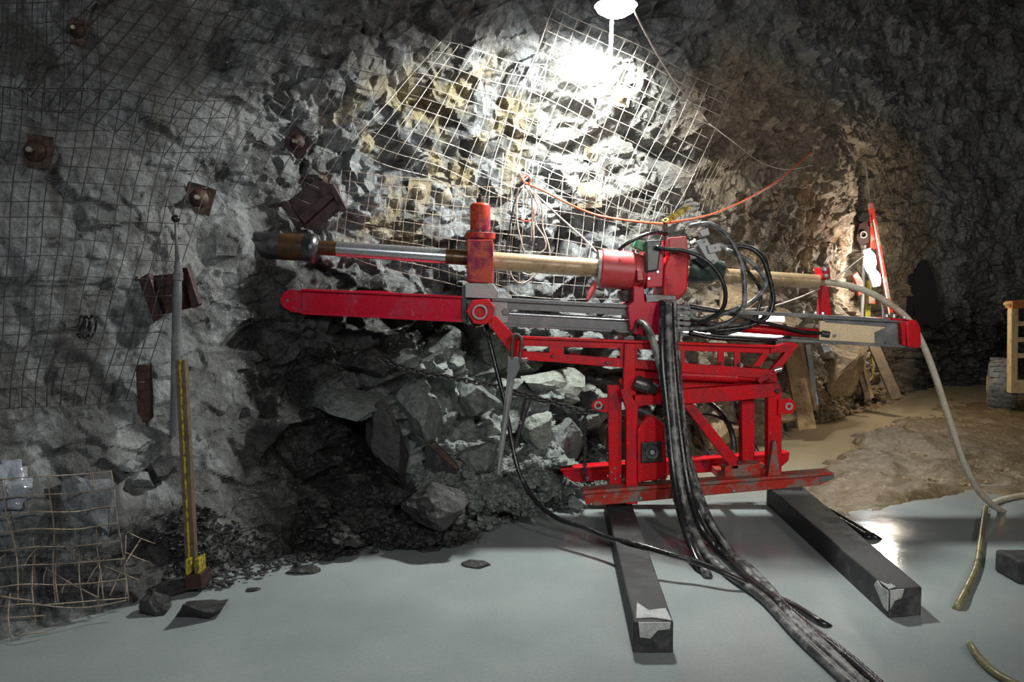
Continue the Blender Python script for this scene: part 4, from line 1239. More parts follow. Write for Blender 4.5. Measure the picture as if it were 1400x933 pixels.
# ------------------------------------------------------------------ chains, hook bar
def chain(label, path, pitch=0.036, wire=0.0055, mat='dark_steel'):
    path = spline(path, 0.006)
    t = thing('chain', label, 'chain', path[0])
    # one link: oval ring along local x
    mm = MB()
    L, Wd = pitch * 0.78, pitch * 0.42
    ring_ = []
    for k in range(10):
        a = k * 2 * math.pi / 10
        ring_.append(Vector((L * math.cos(a), Wd * math.sin(a), 0)))
    bm = mm.bm
    rings = []
    for k in range(10):
        tdir = (ring_[(k + 1) % 10] - ring_[k - 1]).normalized()
        s = Vector((0, 0, 1)); u = tdir.cross(s)
        rings.append([bm.verts.new(ring_[k] + (s * math.cos(j * math.pi / 2) + u * math.sin(j * math.pi / 2)) * wire) for j in range(4)])
    for k in range(10):
        p, q = rings[k], rings[(k + 1) % 10]
        for j in range(4):
            bm.faces.new((p[j], p[(j + 1) % 4], q[(j + 1) % 4], q[j]))
    bmesh.ops.recalc_face_normals(bm, faces=bm.faces[:])
    me = bpy.data.meshes.new('chain_link'); bm.to_mesh(me); bm.free()
    me.polygons.foreach_set('use_smooth', [True] * len(me.polygons))
    me.materials.append(M[mat])
    acc, nxt, k = 0.0, 0.0, 0
    for a, b in zip(path, path[1:]):
        l = (b - a).length
        while nxt <= acc + l:
            p = a + (b - a) * ((nxt - acc) / l)
            o = bpy.data.objects.new('chain_link', me)
            COL.objects.link(o); o.parent = t
            o.location = p - WORLD_LOC[t.name]
            q = (b - a).to_track_quat('X', 'Z')
            from mathutils import Quaternion
            o.rotation_mode = 'QUATERNION'
            o.rotation_quaternion = q @ Quaternion((1, 0, 0), (math.pi / 2) * (k % 2) + 0.3)
            nxt += pitch; k += 1
        acc += l
    return t


chain('dark chain stretched from the rubble to the left lug of the sled', PS((520, 492, 4.95), (560, 505, 4.93), (610, 516, 4.92), (670, 527, 4.90), (720, 540, 4.88), (770, 555, 4.87), (800, 564, 4.86), (820, 558, 4.84)), 0.034, 0.0065)
chain('short dark chain hanging down onto the rear sled rail', PS((800, 566, 4.90), (799, 590, 5.0), (800, 620, 5.1), (799, 642, 5.2), (800, 662, 5.22)), 0.030, 0.0055)

t = thing('tie_bar', 'grey steel tie bar hanging from a shackle under the boom', 'bar', P(683, 650, 4.7))
m = MB(); m.pp([(694, 489), (710, 489), (711, 504), (703, 520), (684, 650), (678, 650), (682, 612), (693, 520)], 4.66, 4.70); m.build('bar', 'grey_steel', t, bevel=0.004)
m = MB(); m.tube(PS((698, 520, 4.655), (681, 648, 4.655)), 0.007, 6); m.build('bar_rib', 'grey_light', t)
m = MB(); m.tube(spline(PS((700, 492, 4.67), (700, 470, 4.68), (704, 458, 4.70), (712, 462, 4.70), (712, 478, 4.68), (710, 494, 4.67)), 0.015), 0.012, 8); m.build('shackle', 'rust', t, smooth='all')
m = MB(); m.cyl(P(712, 493, 4.64), P(720, 492, 4.70), 0.013, 10); m.build('shackle_pin', 'bolt', t, smooth=True)
t = thing('steel_prop', 'dark steel prop with a cross bar leaning among the rubble rocks', 'prop', P(703, 612, 4.95))
m = MB(); m.bar(P(698, 537, 4.93), P(800, 562, 4.93), 0.03, 0.03); m.build('cross_bar', 'dark_steel', t, bevel=0.003)
m = MB(); a, b = P(722, 545, 4.95), P(704, 612, 4.93); m.lathe(a, b - a, [(0, 0.028), (0.3, 0.022), (1, 0.010)], 10); m.build('prop_leg', 'dark_steel', t, smooth=True)
m = MB(); m.tube(spline(PS((703, 570, 4.9), (708, 578, 4.88), (713, 580, 4.88), (709, 572, 4.9)), 0.01), 0.003, 5); m.build('wire_loop', 'wire_tan', t)

# ------------------------------------------------------------------ welded mesh pinned on the rock
from mathutils import noise as mnoise


def wire_depths(pix, off=0.03, win=4):
    d = [hit_d(x, y) - off for x, y in pix]
    n = len(d)
    lo = [min(d[max(0, i - win):i + win + 1]) for i in range(n)]
    return [sum(lo[max(0, i - win):i + win + 1]) / len(lo[max(0, i - win):i + win + 1]) for i in range(n)]


def mesh_panel(label, quad, nu, nv, mat, r=0.0028, wob=2.0, seed=1, skip=0.0, off=0.035, seg=26):
    """quad: TL, TR, BR, BL in photo pixels; nu wires run down, nv wires run across"""
    rnd = random.Random(seed)
    (ax, ay), (bx, by), (cx_, cy__), (dx, dy) = quad

    def at(u, v):
        x = (ax * (1 - u) + bx * u) * (1 - v) + (dx * (1 - u) + cx_ * u) * v
        y = (ay * (1 - u) + by * u) * (1 - v) + (dy * (1 - u) + cy__ * u) * v
        w = mnoise.noise_vector(Vector((x / 90.0, y / 90.0, seed * 3.7)))
        return x + wob * 2.2 * w.x, y + wob * 2.2 * w.y
    mb = MB()
    for along in (0, 1):
        n = nu if along == 0 else nv
        for k in range(n + 1):
            s = k / n
            a, b = 0.0, 1.0
            if rnd.random() < skip:
                a, b = sorted((rnd.random(), rnd.random()))
                if b - a < 0.2:
                    continue
            j = rnd.uniform(-0.006, 0.006)
            pix = [at(s + j, a + (b - a) * i / seg) if along == 0 else at(a + (b - a) * i / seg, s + j) for i in range(seg + 1)]
            d = wire_depths(pix, off)
            mb.tube([P(x, y, q) for (x, y), q in zip(pix, d)], r, 4)
    o = mb.build('wire_mesh', mat, smooth='all', fix=False)
    return tag(o, label, 'wire mesh', 'welded wire mesh sheets pinned to the rock')


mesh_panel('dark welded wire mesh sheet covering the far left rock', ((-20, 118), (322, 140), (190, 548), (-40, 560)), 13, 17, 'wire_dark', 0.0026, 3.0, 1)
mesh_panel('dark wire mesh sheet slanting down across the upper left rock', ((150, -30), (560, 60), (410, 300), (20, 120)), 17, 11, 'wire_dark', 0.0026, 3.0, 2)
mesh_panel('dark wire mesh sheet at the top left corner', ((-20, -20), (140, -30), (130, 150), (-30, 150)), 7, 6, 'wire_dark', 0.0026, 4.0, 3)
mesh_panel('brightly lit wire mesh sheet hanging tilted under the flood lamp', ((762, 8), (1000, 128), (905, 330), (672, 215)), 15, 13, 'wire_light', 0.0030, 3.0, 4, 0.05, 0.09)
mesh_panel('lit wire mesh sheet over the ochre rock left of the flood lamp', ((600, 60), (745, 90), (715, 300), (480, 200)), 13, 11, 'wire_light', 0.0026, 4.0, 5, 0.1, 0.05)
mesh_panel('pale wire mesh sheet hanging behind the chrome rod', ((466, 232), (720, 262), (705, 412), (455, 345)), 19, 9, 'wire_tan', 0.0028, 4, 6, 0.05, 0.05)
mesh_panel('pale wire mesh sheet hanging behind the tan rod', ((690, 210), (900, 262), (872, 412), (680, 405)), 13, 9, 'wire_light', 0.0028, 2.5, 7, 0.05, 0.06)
mesh_panel('dark wire mesh sheet on the rusty brown rock', ((1025, 268), (1112, 312), (1075, 395), (985, 345)), 7, 6, 'wire_dark', 0.0030, 2.5, 8, 0.0, 0.04)
mesh_panel('rusty wire mesh sheet bent over the rocks low at left', ((-20, 655), (150, 640), (172, 820), (-10, 830)), 6, 7, 'wire_tan', 0.0032, 5.0, 9, 0.1, 0.05)

t = thing('frayed_mesh_end', 'fan of loose wire ends curling off the mesh edge', 'wire mesh', hit(950, 260)[0])
rnd = random.Random(12)
for k in range(13):
    x0, y0 = 905 + k * 6.0, 304 - k * 1.5
    x1, y1 = 920 + k * 8.5 + rnd.uniform(-3, 3), 220 - k * 1.2 + rnd.uniform(-8, 8)
    mb = MB()
    d0 = hit_d(x0, y0) - 0.04
    d1 = hit_d(x1, y1) - 0.12
    mb.tube(spline([P(x0, y0, d0), P(x0 * 0.6 + x1 * 0.4 - 4, y0 * 0.6 + y1 * 0.4, (d0 + d1) / 2 - 0.02), P(x1, y1, d1)], 0.08), 0.0035, 4)
    mb.build('wire', 'wire_tan', t, smooth='all')
t = thing('bent_mesh_scrap', 'crossing rusty wires of a torn mesh scrap at the waterline', 'wire mesh', floor_pt(110, 840))
for x0, y0, x1, y1 in [(45, 829, 176, 818), (172, 732, 176, 822), (108, 752, 116, 838), (46, 762, 49, 852), (14, 812, 16, 878), (78, 745, 190, 794), (150, 815, 192, 738), (178, 730, 212, 744),
                       (30, 782, 55, 745), (60, 775, 135, 818), (118, 800, 146, 760), (85, 812, 96, 792), (0, 772, 8, 758), (0, 846, 60, 842), (20, 870, 66, 864), (80, 826, 78, 760), (135, 835, 140, 770), (60, 800, 68, 772), (170, 755, 205, 770), (0, 815, 45, 822)]:
    da = min(hit_d(x0, y0), floor_pt(x0, max(y0, 700)).y) - 0.06
    db = min(hit_d(x1, y1), floor_pt(x1, max(y1, 700)).y) - 0.06
    mb = MB(); a, b = P(x0, y0, da), P(x1, y1, db)
    mb.tube(spline([a, (a + b) / 2 + Vector((0, -0.02, 0.008)), b], 0.05), 0.0034, 4)
    mb.build('wire', 'wire_tan', t, smooth='all')


# ------------------------------------------------------------------ rock bolts with plates
def rock_bolt(label, x, y, w, mat, dome=True, rot=0, stub=0.06, lean=(0, 0)):
    c, n = hit(x, y)
    n = (n * 0.35 + Vector((lean[0] * 0.5, -1, lean[1] * 0.5)) + Vector((-0.1, 0, 0))).normalized()
    c = P(x, y, c.y - 0.035)
    s = n.cross(Vector((0, 0, 1))).normalized()
    u = s.cross(n)
    cr, sr = math.cos(math.radians(rot)), math.sin(math.radians(rot))
    s, u = s * cr + u * sr, u * cr - s * sr
    half = w / 2 / F * c.y
    t = thing('rock_bolt', label, 'rock bolt', c, 'rock bolts with square plates')
    m = MB(); m.poly([c + s * half * i * k + u * half * j * l for i, j, k, l in ((-1, -1, 1, .96), (0.2, -1.03, 1, 1), (1, -1, .97, 1), (1.02, 0.1, 1, 1), (1, 1, 1, .95), (-0.1, 1.02, 1, 1), (-1, 1, .96, 1))], n * 0.008)
    m.build('plate', mat, t, bevel=0.002)
    if dome:
        m = MB(); m.lathe(c, n * 0.05, [(0, half * 0.72), (0.4, half * 0.62), (0.8, half * 0.38), (1, half * 0.25)], 20); m.build('dome', mat, t, smooth='all')
    m = MB(); m.cyl(c + n * 0.04, c + n * 0.065, half * 0.26, 6); m.build('nut', mat, t, bevel=0.002)
    m = MB(); m.cyl(c + n * 0.05, c + n * (0.07 + stub), half * 0.13 + 0.003, 10); m.build('bolt_end', 'plate_tan', t, smooth=True)
    return t


rock_bolt('rusty rock bolt plate on the far left rock', 49, 207, 44, 'rust', True, 8, 0.01)
rock_bolt('small rusty bolt plate high in the top left corner', 107, 43, 30, 'rust', True, 30, 0.01)
rock_bolt('rust red round domed bolt plate in a dark hollow', 407, 195, 32, 'rust_red', True, 45, 0.015)
rock_bolt('brown rock bolt plate above the grey pole', 272, 272, 38, 'rust', True, 18, 0.04, (0.3, -0.3))
rock_bolt('dark bolt with round nut at the top of the rusty strap', 441, 247, 22, 'rust', True, 20, 0.02)
rock_bolt('pale bolt plate above the ochre stain, left of a pair', 573, 262, 32, 'plate_tan', True, 6, 0.06, (0.3, -0.3))
rock_bolt('pale bolt plate turned sideways, right of a pair', 608, 268, 34, 'plate_tan', True, 35, 0.02, (0.7, 0.1))
rock_bolt('pale bolt plate with protruding bolt above the tan rod', 806, 267, 34, 'plate_tan', True, 0, 0.07, (0.5, -0.35))
rock_bolt('glaring pale pipe bolt just under the flood lamp', 850, 133, 24, 'plate_tan', True, 10, 0.07, (0.5, 0.1))
rock_bolt('small pale bolt between lamp and tan rod', 808, 210, 20, 'plate_tan', True, 12, 0.05, (0.3, 0.0))
rock_bolt('grey bolt with round washer right of the bright rock', 941, 208, 18, 'grey_light', True, 12, 0.03, (0.3, 0.0))

# rusty straps and brackets pinned to the rock
def slab_on_wall(m, pix, off, thick, dfix=None):
    d = min(hit_d(x, y) for x, y in pix) - off if dfix is None else dfix
    m.pp(pix, d, d + thick)
    return d


t = thing('rusty_strap', 'dark rusty steel strap slanting down from a bolt above the collar', 'strap', hit(430, 280)[0])
m = MB(); d = slab_on_wall(m, [(384, 282), (428, 248), (448, 250), (470, 284), (428, 316), (404, 308)], 0.02, 0.012); m.build('strap_plate', 'rust_red', t, bevel=0.003)
for pl in ([(384, 280), (392, 274), (416, 310), (404, 312)], [(448, 250), (456, 252), (474, 286), (466, 290)], [(408, 296), (450, 262), (456, 270), (416, 306)]):
    m = MB(); m.pp(pl, d - 0.045, d + 0.002); m.build('strap_rib', 'rust_red', t, bevel=0.003)
t = thing('channel_bracket', 'rust red channel bracket on the rock behind the grey pole', 'bracket', hit(225, 400)[0])
m = MB(); d = slab_on_wall(m, [(198, 378), (258, 372), (266, 420), (216, 432)], 0.015, 0.012); m.build('bracket_plate', 'rust_red', t, bevel=0.003)
m = MB(); m.pp([(188, 382), (203, 373), (222, 430), (210, 440)], d - 0.05, d + 0.004); m.build('bracket_flange', 'rust_red', t, bevel=0.004)
m = MB(); m.pp([(248, 366), (256, 366), (272, 416), (262, 422)], d - 0.05, d + 0.004); m.build('bracket_flange', 'rust_red', t, bevel=0.004)
m = MB(); m.tube(spline([P(187, 378, d - 0.06), P(183, 400, d - 0.04), P(184, 440, d - 0.02), P(182, 470, d - 0.02), P(181, 535, d - 0.02)], 0.05), 0.008, 6); m.build('tie_wire', 'wire_dark', t)
t = thing('hanging_rust_bar', 'rusty square bar end hanging by a rod on the left rock', 'bar', P(197, 610, hit_d(197, 560) - 0.05))
d = hit_d(197, 540) - 0.06
m = MB(); m.pp([(185, 500), (204, 497), (206, 572), (200, 578), (190, 578), (187, 560)], d, d + 0.04); m.build('bar', 'rust', t, bevel=0.006)
m = MB(); m.tube([P(200, 577, d + 0.02), P(202, 600, d + 0.02), P(203, 618, d + 0.03)], 0.009, 6); m.build('rod', 'rust', t)
t = thing('wire_coil', 'small black wire coil hung on the left mesh', 'coil', P(118, 462, hit_d(118, 450) - 0.05))
d = hit_d(118, 447) - 0.07
for k, (x, y) in enumerate(((111, 440), (118, 441), (126, 440))):
    m = MB(); m.tube(spline(PS((x - 1, y - 9, d), (x + 5, y - 2, d - 0.01 * k), (x + 4, y + 12, d), (x - 2, y + 22, d - 0.02), (x - 6, y + 14, d), (x - 4, y + 2, d), (x - 1, y - 9, d)), 0.01), 0.006, 6)
    m.build('coil_loop', 'rubber', t, smooth='all')
t = thing('plastic_sheet', 'crumpled milky plastic sheet caught on rocks at the left edge', 'plastic', P(15, 690, hit_d(15, 670)))
m = MB()
gridp = []
for i in range(9):
    row = []
    for j in range(9):
        x, y = -12 + i * 7.0, 628 + j * 8.5
        w = mnoise.noise_vector(Vector((x / 12, y / 12, 2)))
        row.append(m.bm.verts.new(P(x + 4 * w.x, y + 4 * w.y, hit_d(x, y) - 0.04 + 0.03 * w.z)))
    gridp.append(row)
for i in range(8):
    for j in range(8):
        if (i - 3.5) ** 2 / 13 + (j - 3.5) ** 2 / 15 > 1: continue
        m.bm.faces.new((gridp[i][j], gridp[i + 1][j], gridp[i + 1][j + 1], gridp[i][j + 1]))
bmesh.ops.delete(m.bm, geom=[v for v in m.bm.verts if not v.link_faces], context='VERTS')
o = m.build('sheet', 'plastic_clear', t, smooth='all')
sol = o.modifiers.new('thickness', 'SOLIDIFY'); sol.thickness = 0.004

# ------------------------------------------------------------------ pole and stake at the left
DP = min(hit_d(241, 400), hit_d(244, 560), hit_d(240, 310)) - 0.10
t = thing('steel_pole', 'long grey steel pole with a couple joint leaning on the left rock', 'pole', P(240, 600, DP))
m = MB(); m.tube(PS((240, 296, DP), (241, 330, DP), (243, 362, DP)), 0.010, 8, lambda i, n: (0.7, 0.9, 1.4)[i]); m.build('upper_rod', 'grey_steel', t, smooth='all')
m = MB(); c = P(240, 299, DP); m.lathe(c + Vector((0, 0, 0.02)), (0, 0, -0.04), [(0, 0.008), (0.3, 0.022), (0.7, 0.022), (1, 0.01)], 12); m.build('knob', 'rubber', t, smooth='all')
m = MB(); a, b = P(244, 355, DP), P(242.5, 400, DP); m.lathe(a, b - a, [(0, 0.012), (0.08, 0.020), (0.38, 0.021), (0.40, 0.026), (0.62, 0.026), (0.64, 0.020), (1, 0.022)], 14); m.build('coupling', 'grey_steel', t, smooth=True)
m = MB(); m.cyl(P(242.5, 398, DP), P(238, 596, DP), 0.0235, 14); m.build('lower_tube', 'grey_steel', t, smooth=True)
D2 = floor_pt(262, 806).y
t = thing('yellow_stake', 'brown wooden stake with a yellow edge standing in the gravel', 'stake', floor_pt(262, 806))
DT = D2 - 0.02
pa, pb = P(248, 492, DT), P(263, 778, DT)
m = MB(); m.bar(pa, pb, 0.040, 0.05, (1, 0, 0)); m.build('stake', 'plank_dark', t, bevel=0.003)
m = MB(); m.bar(pa + Vector((0.004, -0.027, 0)), pb + Vector((0.0, -0.027, 0)), 0.006, 0.010, (1, 0, 0)); m.build('yellow_edge', 'yellow', t)
for x in (257, 269):
    m = MB(); m.pp([(x - 4, 766), (x + 3, 764), (x + 4, 784), (x - 3, 790)], DT - 0.05, DT + 0.03); m.build('fork_prong', 'yellow', t, bevel=0.003)
m = MB(); m.pp([(252, 788), (274, 785), (277, 806), (252, 809)], DT - 0.06, DT + 0.06); m.build('foot', 'rust_red', t, bevel=0.006)

# ------------------------------------------------------------------ loose rocks
def rock_mesh(rnd, sub=3, cuts=16):
    bm = bmesh.new()
    bmesh.ops.create_icosphere(bm, subdivisions=sub, radius=1.0)
    planes = []
    for _ in range(cuts):
        n = Vector((rnd.gauss(0, 1), rnd.gauss(0, 1), rnd.gauss(0, 1))).normalized()
        planes.append((n, rnd.uniform(0.42, 0.78)))
    off = Vector((rnd.random() * 50, rnd.random() * 50, rnd.random() * 50))
    for v in bm.verts:
        p = v.co.copy()
        for n, h in planes:
            e = p.dot(n) - h
            if e > 0:
                p -= n * e
        p += p.normalized() * (0.07 * mnoise.noise(p * 3 + off) + 0.05 * mnoise.noise(p * 8 + off))
        v.co = p
    return bm


def boulder(label, x, y, d, size, mat, seed, rot=0.0, tilt=0.0, group='loose boulders in the rubble below the drill', name='boulder'):
    """size in metres (x, y, z half extents)"""
    rnd = random.Random(seed)
    mb = MB(); mb.bm.free(); mb.bm = rock_mesh(rnd)
    c = P(x, y, d)
    mat4 = Matrix.Translation(c) @ Matrix.Rotation(math.radians(rot), 4, 'Y') @ Matrix.Rotation(math.radians(tilt), 4, 'X') @ Matrix.Diagonal((size[0] * 1.3, size[1] * 1.3, size[2] * 1.3, 1))
    bmesh.ops.transform(mb.bm, matrix=mat4, verts=mb.bm.verts[:])
    o = mb.build(name, mat)
    return tag(o, label, 'rock', group)


WD = lambda x, y, o=0.05: hit_d(x, y) - o
boulder('flat wet slab jutting out over the black hollow', 492, 550, WD(492, 560, 0.10), (0.30, 0.24, 0.07), 'boulder_grey', 33, 4, 14)
boulder('olive boulder below the jutting slab', 578, 575, WD(578, 575, 0.06), (0.15, 0.15, 0.20), 'boulder_grey', 2, -25)
boulder('dark angular block under the slab edge', 530, 600, WD(530, 600), (0.12, 0.15, 0.24), 'boulder_dark', 3, -15)
boulder('pale green boulder behind the hanging tie bar', 755, 528, WD(755, 528), (0.26, 0.18, 0.17), 'boulder_pale', 4, 12)
boulder('grey green boulder left of the short chain', 770, 598, WD(770, 598), (0.19, 0.16, 0.18), 'boulder_grey', 5, -10)
boulder('rounded pale rock between chain and tie bar', 735, 585, WD(735, 585), (0.13, 0.12, 0.14), 'boulder_pale', 6, 20)
boulder('ridged grey boulder beneath the nose beam', 608, 470, WD(608, 470), (0.20, 0.16, 0.13), 'boulder_grey', 7, -20)
boulder('wet block in the middle of the rubble', 645, 545, WD(645, 545), (0.20, 0.18, 0.17), 'boulder_grey', 8, 25)
boulder('pale splintered block right below the hinge', 685, 480, WD(685, 480), (0.15, 0.14, 0.15), 'boulder_pale', 9, 40)
boulder('small wet boulder at the foot of the tie bar', 660, 628, WD(660, 628), (0.16, 0.14, 0.12), 'boulder_grey', 10, 0)
boulder('low wet boulder at the waterline of the rubble', 600, 690, WD(600, 690), (0.22, 0.18, 0.13), 'boulder_dark', 11, 10)
boulder('round muddy rock at the waterline before the sled', 787, 692, 4.72, (0.07, 0.06, 0.05), 'boulder_grey', 12, 0)
boulder('rock lodged under the upper left of the nose beam', 510, 500, WD(510, 500), (0.22, 0.18, 0.10), 'boulder_dark', 13, 20)
boulder('pale sprayed boulder bulging low at the left edge', 125, 690, WD(125, 690, 0.02), (0.13, 0.12, 0.20), 'boulder_blue', 14, -30)
boulder('flat pale stone left of the wooden stake', 190, 655, WD(190, 655), (0.09, 0.08, 0.05), 'boulder_blue', 15, 5)
boulder('dark stone stacked beside the flat pale stone', 215, 645, WD(215, 645), (0.07, 0.08, 0.05), 'boulder_dark', 16, 5)
boulder('grey stone above the flat pale stone', 178, 638, WD(178, 638), (0.05, 0.06, 0.035), 'boulder_blue', 17, 0)
def hull_rock(label, pts, mat, group):
    mb = MB()
    vs = [mb.bm.verts.new(p) for p in pts]
    r = bmesh.ops.convex_hull(mb.bm, input=vs)
    bmesh.ops.delete(mb.bm, geom=[v for v in mb.bm.verts if not v.link_faces], context='VERTS')
    bmesh.ops.subdivide_edges(mb.bm, edges=mb.bm.edges[:], cuts=3, use_grid_fill=True)
    for v in mb.bm.verts:
        v.co += 0.012 * mnoise.noise_vector(v.co * 14)
    return tag(mb.build('boulder', mat), label, 'rock', group)


f0 = lambda x, y, z_, back=0.0: floor_pt(x, y, z_) + Vector((0, back, 0))
hull_rock('black angular rock poking out of the water near the stake', [f0(236, 848, -0.02), f0(284, 850, -0.02), f0(256, 822, 0.09, -0.05), f0(312, 823, 0.06, -0.02), f0(290, 840, 0.03), f0(310, 826, -0.02), f0(250, 832, -0.02, 0.1), f0(300, 832, -0.02, 0.12)], 'boulder_dark', 'rocks standing in the water')
boulder('small black rock in the water by the torn mesh', 212, 830, floor_pt(212, 836).y, (0.09, 0.07, 0.07), 'boulder_dark', 19, 0, 0, 'rocks standing in the water')
boulder('thin black rock tip alone in the middle of the water', 656, 772, floor_pt(656, 773).y, (0.08, 0.05, 0.03), 'boulder_dark', 20, 0, 0, 'rocks standing in the water')
boulder('small dark rock tip in the water by the black rock face', 413, 780, floor_pt(413, 781).y, (0.08, 0.05, 0.03), 'boulder_dark', 21, 0, 0, 'rocks standing in the water')
boulder('tiny dark rock tip in the water near the gravel', 347, 806, floor_pt(347, 807).y, (0.03, 0.03, 0.012), 'boulder_dark', 22, 0, 0, 'rocks standing in the water')
boulder('dark rock at the waterline beneath the stake', 235, 806, floor_pt(235, 810).y, (0.12, 0.10, 0.05), 'boulder_dark', 23, 0)
GT = 'tan rocks below the far end of the feed beam'
boulder('big tan rock below the pale feed web', 1150, 500, WD(1150, 500), (0.30, 0.25, 0.34), 'boulder_tan', 24, 15, 0, GT)
boulder('tan rock behind the red boom horn', 1060, 560, WD(1060, 560), (0.28, 0.25, 0.22), 'boulder_tan', 25, -15, 0, GT)
boulder('tan rock seen through the sled brace', 975, 590, WD(975, 590), (0.30, 0.25, 0.20), 'boulder_tan', 26, 10, 0, GT)
boulder('pale tan rock directly above the boom horn', 1060, 440, WD(1060, 440), (0.32, 0.25, 0.20), 'boulder_tan', 27, 10, 0, GT)
boulder('grey tan rock under the tail rod', 1010, 415, WD(1010, 415), (0.20, 0.2, 0.16), 'boulder_tan', 28, -20, 0, GT)
boulder('dark rock beside the leaning planks', 1168, 540, WD(1168, 545), (0.16, 0.16, 0.12), 'boulder_dark', 29, 0, 0, GT)

# rusty plate leaning among the rubble
d = WD(615, 630, 0.12)
t = thing('rusty_plate', 'dark plate with a rusty upper edge leaning in the rubble', 'plate', P(620, 660, d))
m = MB(); m.pp([(583, 612), (594, 604), (626, 640), (623, 656), (606, 658), (580, 645)], d, d + 0.02); m.build('plate', 'black', t, bevel=0.003)
m = MB(); m.pp([(586, 609), (594, 604), (627, 640), (624, 643)], d - 0.012, d + 0.028); m.build('rusted_edge', 'rust', t, bevel=0.002)


# gravel
def gravel(name, label, region, count, size, mat, seed, on='wall', lift=0.0):
    rnd = random.Random(seed)
    protos = []
    for k in range(6):
        bm = rock_mesh(rnd, 1, 6)
        protos.append(([v.co.copy() for v in bm.verts], [[v.index for v in f.verts] for f in bm.faces]))
        bm.free()
    vs, fs = [], []
    n = 0
    xs = [p[0] for p in region]; ys = [p[1] for p in region]
    tries = 0
    while n < count and tries < count * 20:
        tries += 1
        x, y = rnd.uniform(min(xs), max(xs)), rnd.uniform(min(ys), max(ys))
        c = False
        for i in range(len(region)):
            (x0, y0), (x1, y1) = region[i], region[i - 1]
            if (y0 > y) != (y1 > y) and x < (x1 - x0) * (y - y0) / (y1 - y0) + x0:
                c = not c
        if not c:
            continue
        f = floor_pt(x, y, 0.02)
        if on == 'wall':
            w = hit_d(x, y)
            p = P(x, y, w) if w < f.y or f.y < 0 else f
        else:
            p = f
        s = size * rnd.choice((0.5, 0.7, 0.8, 1, 1, 1.5)) * rnd.uniform(0.7, 1.3)
        vv, ff = protos[rnd.randrange(6)]
        rm = Matrix.Rotation(rnd.uniform(0, 6.3), 3, Vector((rnd.gauss(0, 1), rnd.gauss(0, 1), rnd.gauss(0, 1))).normalized())
        b = len(vs)
        k = Vector((rnd.uniform(0.8, 1.3), rnd.uniform(0.8, 1.2), rnd.uniform(0.5, 0.9))) * s
        for q in vv:
            r_ = rm @ q
            vs.append((p.x + r_.x * k.x, p.y + r_.y * k.y - 0.2 * s, p.z + r_.z * k.z))
        for q in ff:
            fs.append([b + i for i in q])
        n += 1
    me = bpy.data.meshes.new(name)
    me.from_pydata(vs, [], fs)
    me.materials.append(M[mat])
    o = bpy.data.objects.new(name, me)
    COL.objects.link(o)
    WORLD_LOC[o.name] = Vector()
    return tag(o, label, 'gravel', kind='stuff')


gravel('gravel', 'wet dark gravel heaped at the foot of the stake', [(205, 720), (255, 690), (300, 700), (380, 745), (410, 772), (330, 795), (270, 806), (230, 806)], 800, 0.015, 'boulder_dark', 1)
gravel('gravel', 'grey green rubble chips below the tie bar and the chain', [(560, 640), (640, 600), (760, 610), (830, 600), (835, 660), (780, 692), (660, 725), (580, 700)], 1300, 0.022, 'boulder_grey', 2)
gravel('gravel', 'tan gravel beneath the leaning planks', [(1100, 540), (1140, 500), (1180, 520), (1240, 545), (1180, 562), (1110, 582)], 500, 0.035, 'boulder_tan', 3)
gravel('gravel', 'brown gravel strewn over the mud bank at right', [(1160, 610), (1230, 570), (1395, 560), (1400, 640), (1330, 665), (1180, 650)], 700, 0.016, 'boulder_tan', 4, 'floor')
gravel('gravel', 'dark wet chips along the black rock face waterline', [(400, 700), (520, 660), (640, 690), (655, 738), (520, 752), (410, 770)], 700, 0.022, 'boulder_dark', 5)

# ------------------------------------------------------------------ planks, hoist and gear at the far right
def plank(label, x0, y0, x1, y1, wpx, d0, d1, mat, thick=0.04):
    a, b = P(x0, y0, d0), P(x1, y1, d1)
    m = MB(); m.bar(a, b, thick, wpx / F * (d0 + d1) / 2, (1, 0, 0))
    o = m.build('plank', mat, bevel=0.005)
    return tag(o, label, 'plank', 'planks leaning on the rock')


plank('wide tan plank leaning behind the red boom horn', 1080, 470, 1104, 588, 24, 7.9, 7.6, 'plank')
plank('thin grey board standing beside the wide tan plank', 1104, 472, 1115, 555, 7, 8.1, 7.9, 'grey_light')
plank('narrow splintered board leaning left of the wide plank', 1092, 465, 1112, 560, 7, 8.0, 7.8, 'plank')
plank('dark plank leaning left of the yellow sling', 1166, 474, 1188, 546, 11, 9.4, 9.2, 'plank_dark')
plank('brown plank leaning right of the yellow sling', 1194, 472, 1226, 546, 15, 9.5, 9.2, 'plank_dark')
plank('narrow board standing behind the yellow sling', 1180, 500, 1192, 545, 5, 9.3, 9.2, 'plank')

t = thing('red_hoist', 'red slanted hoist post with an eye ring beside the work lamp', 'hoist', P(1214, 430, DH+0.00))
m = MB(); m.bar(P(1190, 279, DH+0.00), P(1217, 428, DH+0.00), 0.06, 0.05, (1, 0, 0)); m.build('post', 'red_muddy', t, bevel=0.005)
m = MB(); m.pp([(1186, 278), (1193, 277), (1197, 300), (1200, 340), (1190, 340), (1190, 304)], DH-0.08, DH-0.02); m.build('top_plate', 'red_muddy', t, bevel=0.004)
m = MB(); m.pp([(1175, 306), (1184, 302), (1190, 312), (1188, 332), (1176, 336), (1171, 325)], DH-0.08, DH+0.00); m.build('hook_block', 'rust_red', t, bevel=0.006)
m = MB(); m.ring(P(1181, 321, DH-0.12), (0, 0.03, 0), 0.044, 0.033, 18); m.build('eye_ring', 'grey_light', t, smooth=True)
m = MB(); c = P(1181, 297, DH-0.04); m.lathe(c + Vector((0, -0.04, 0)), (0, 0.1, 0), [(0, 0.06), (0.2, 0.075), (0.8, 0.075), (1, 0.06)], 18); m.build('pulley', 'black', t, smooth=True)
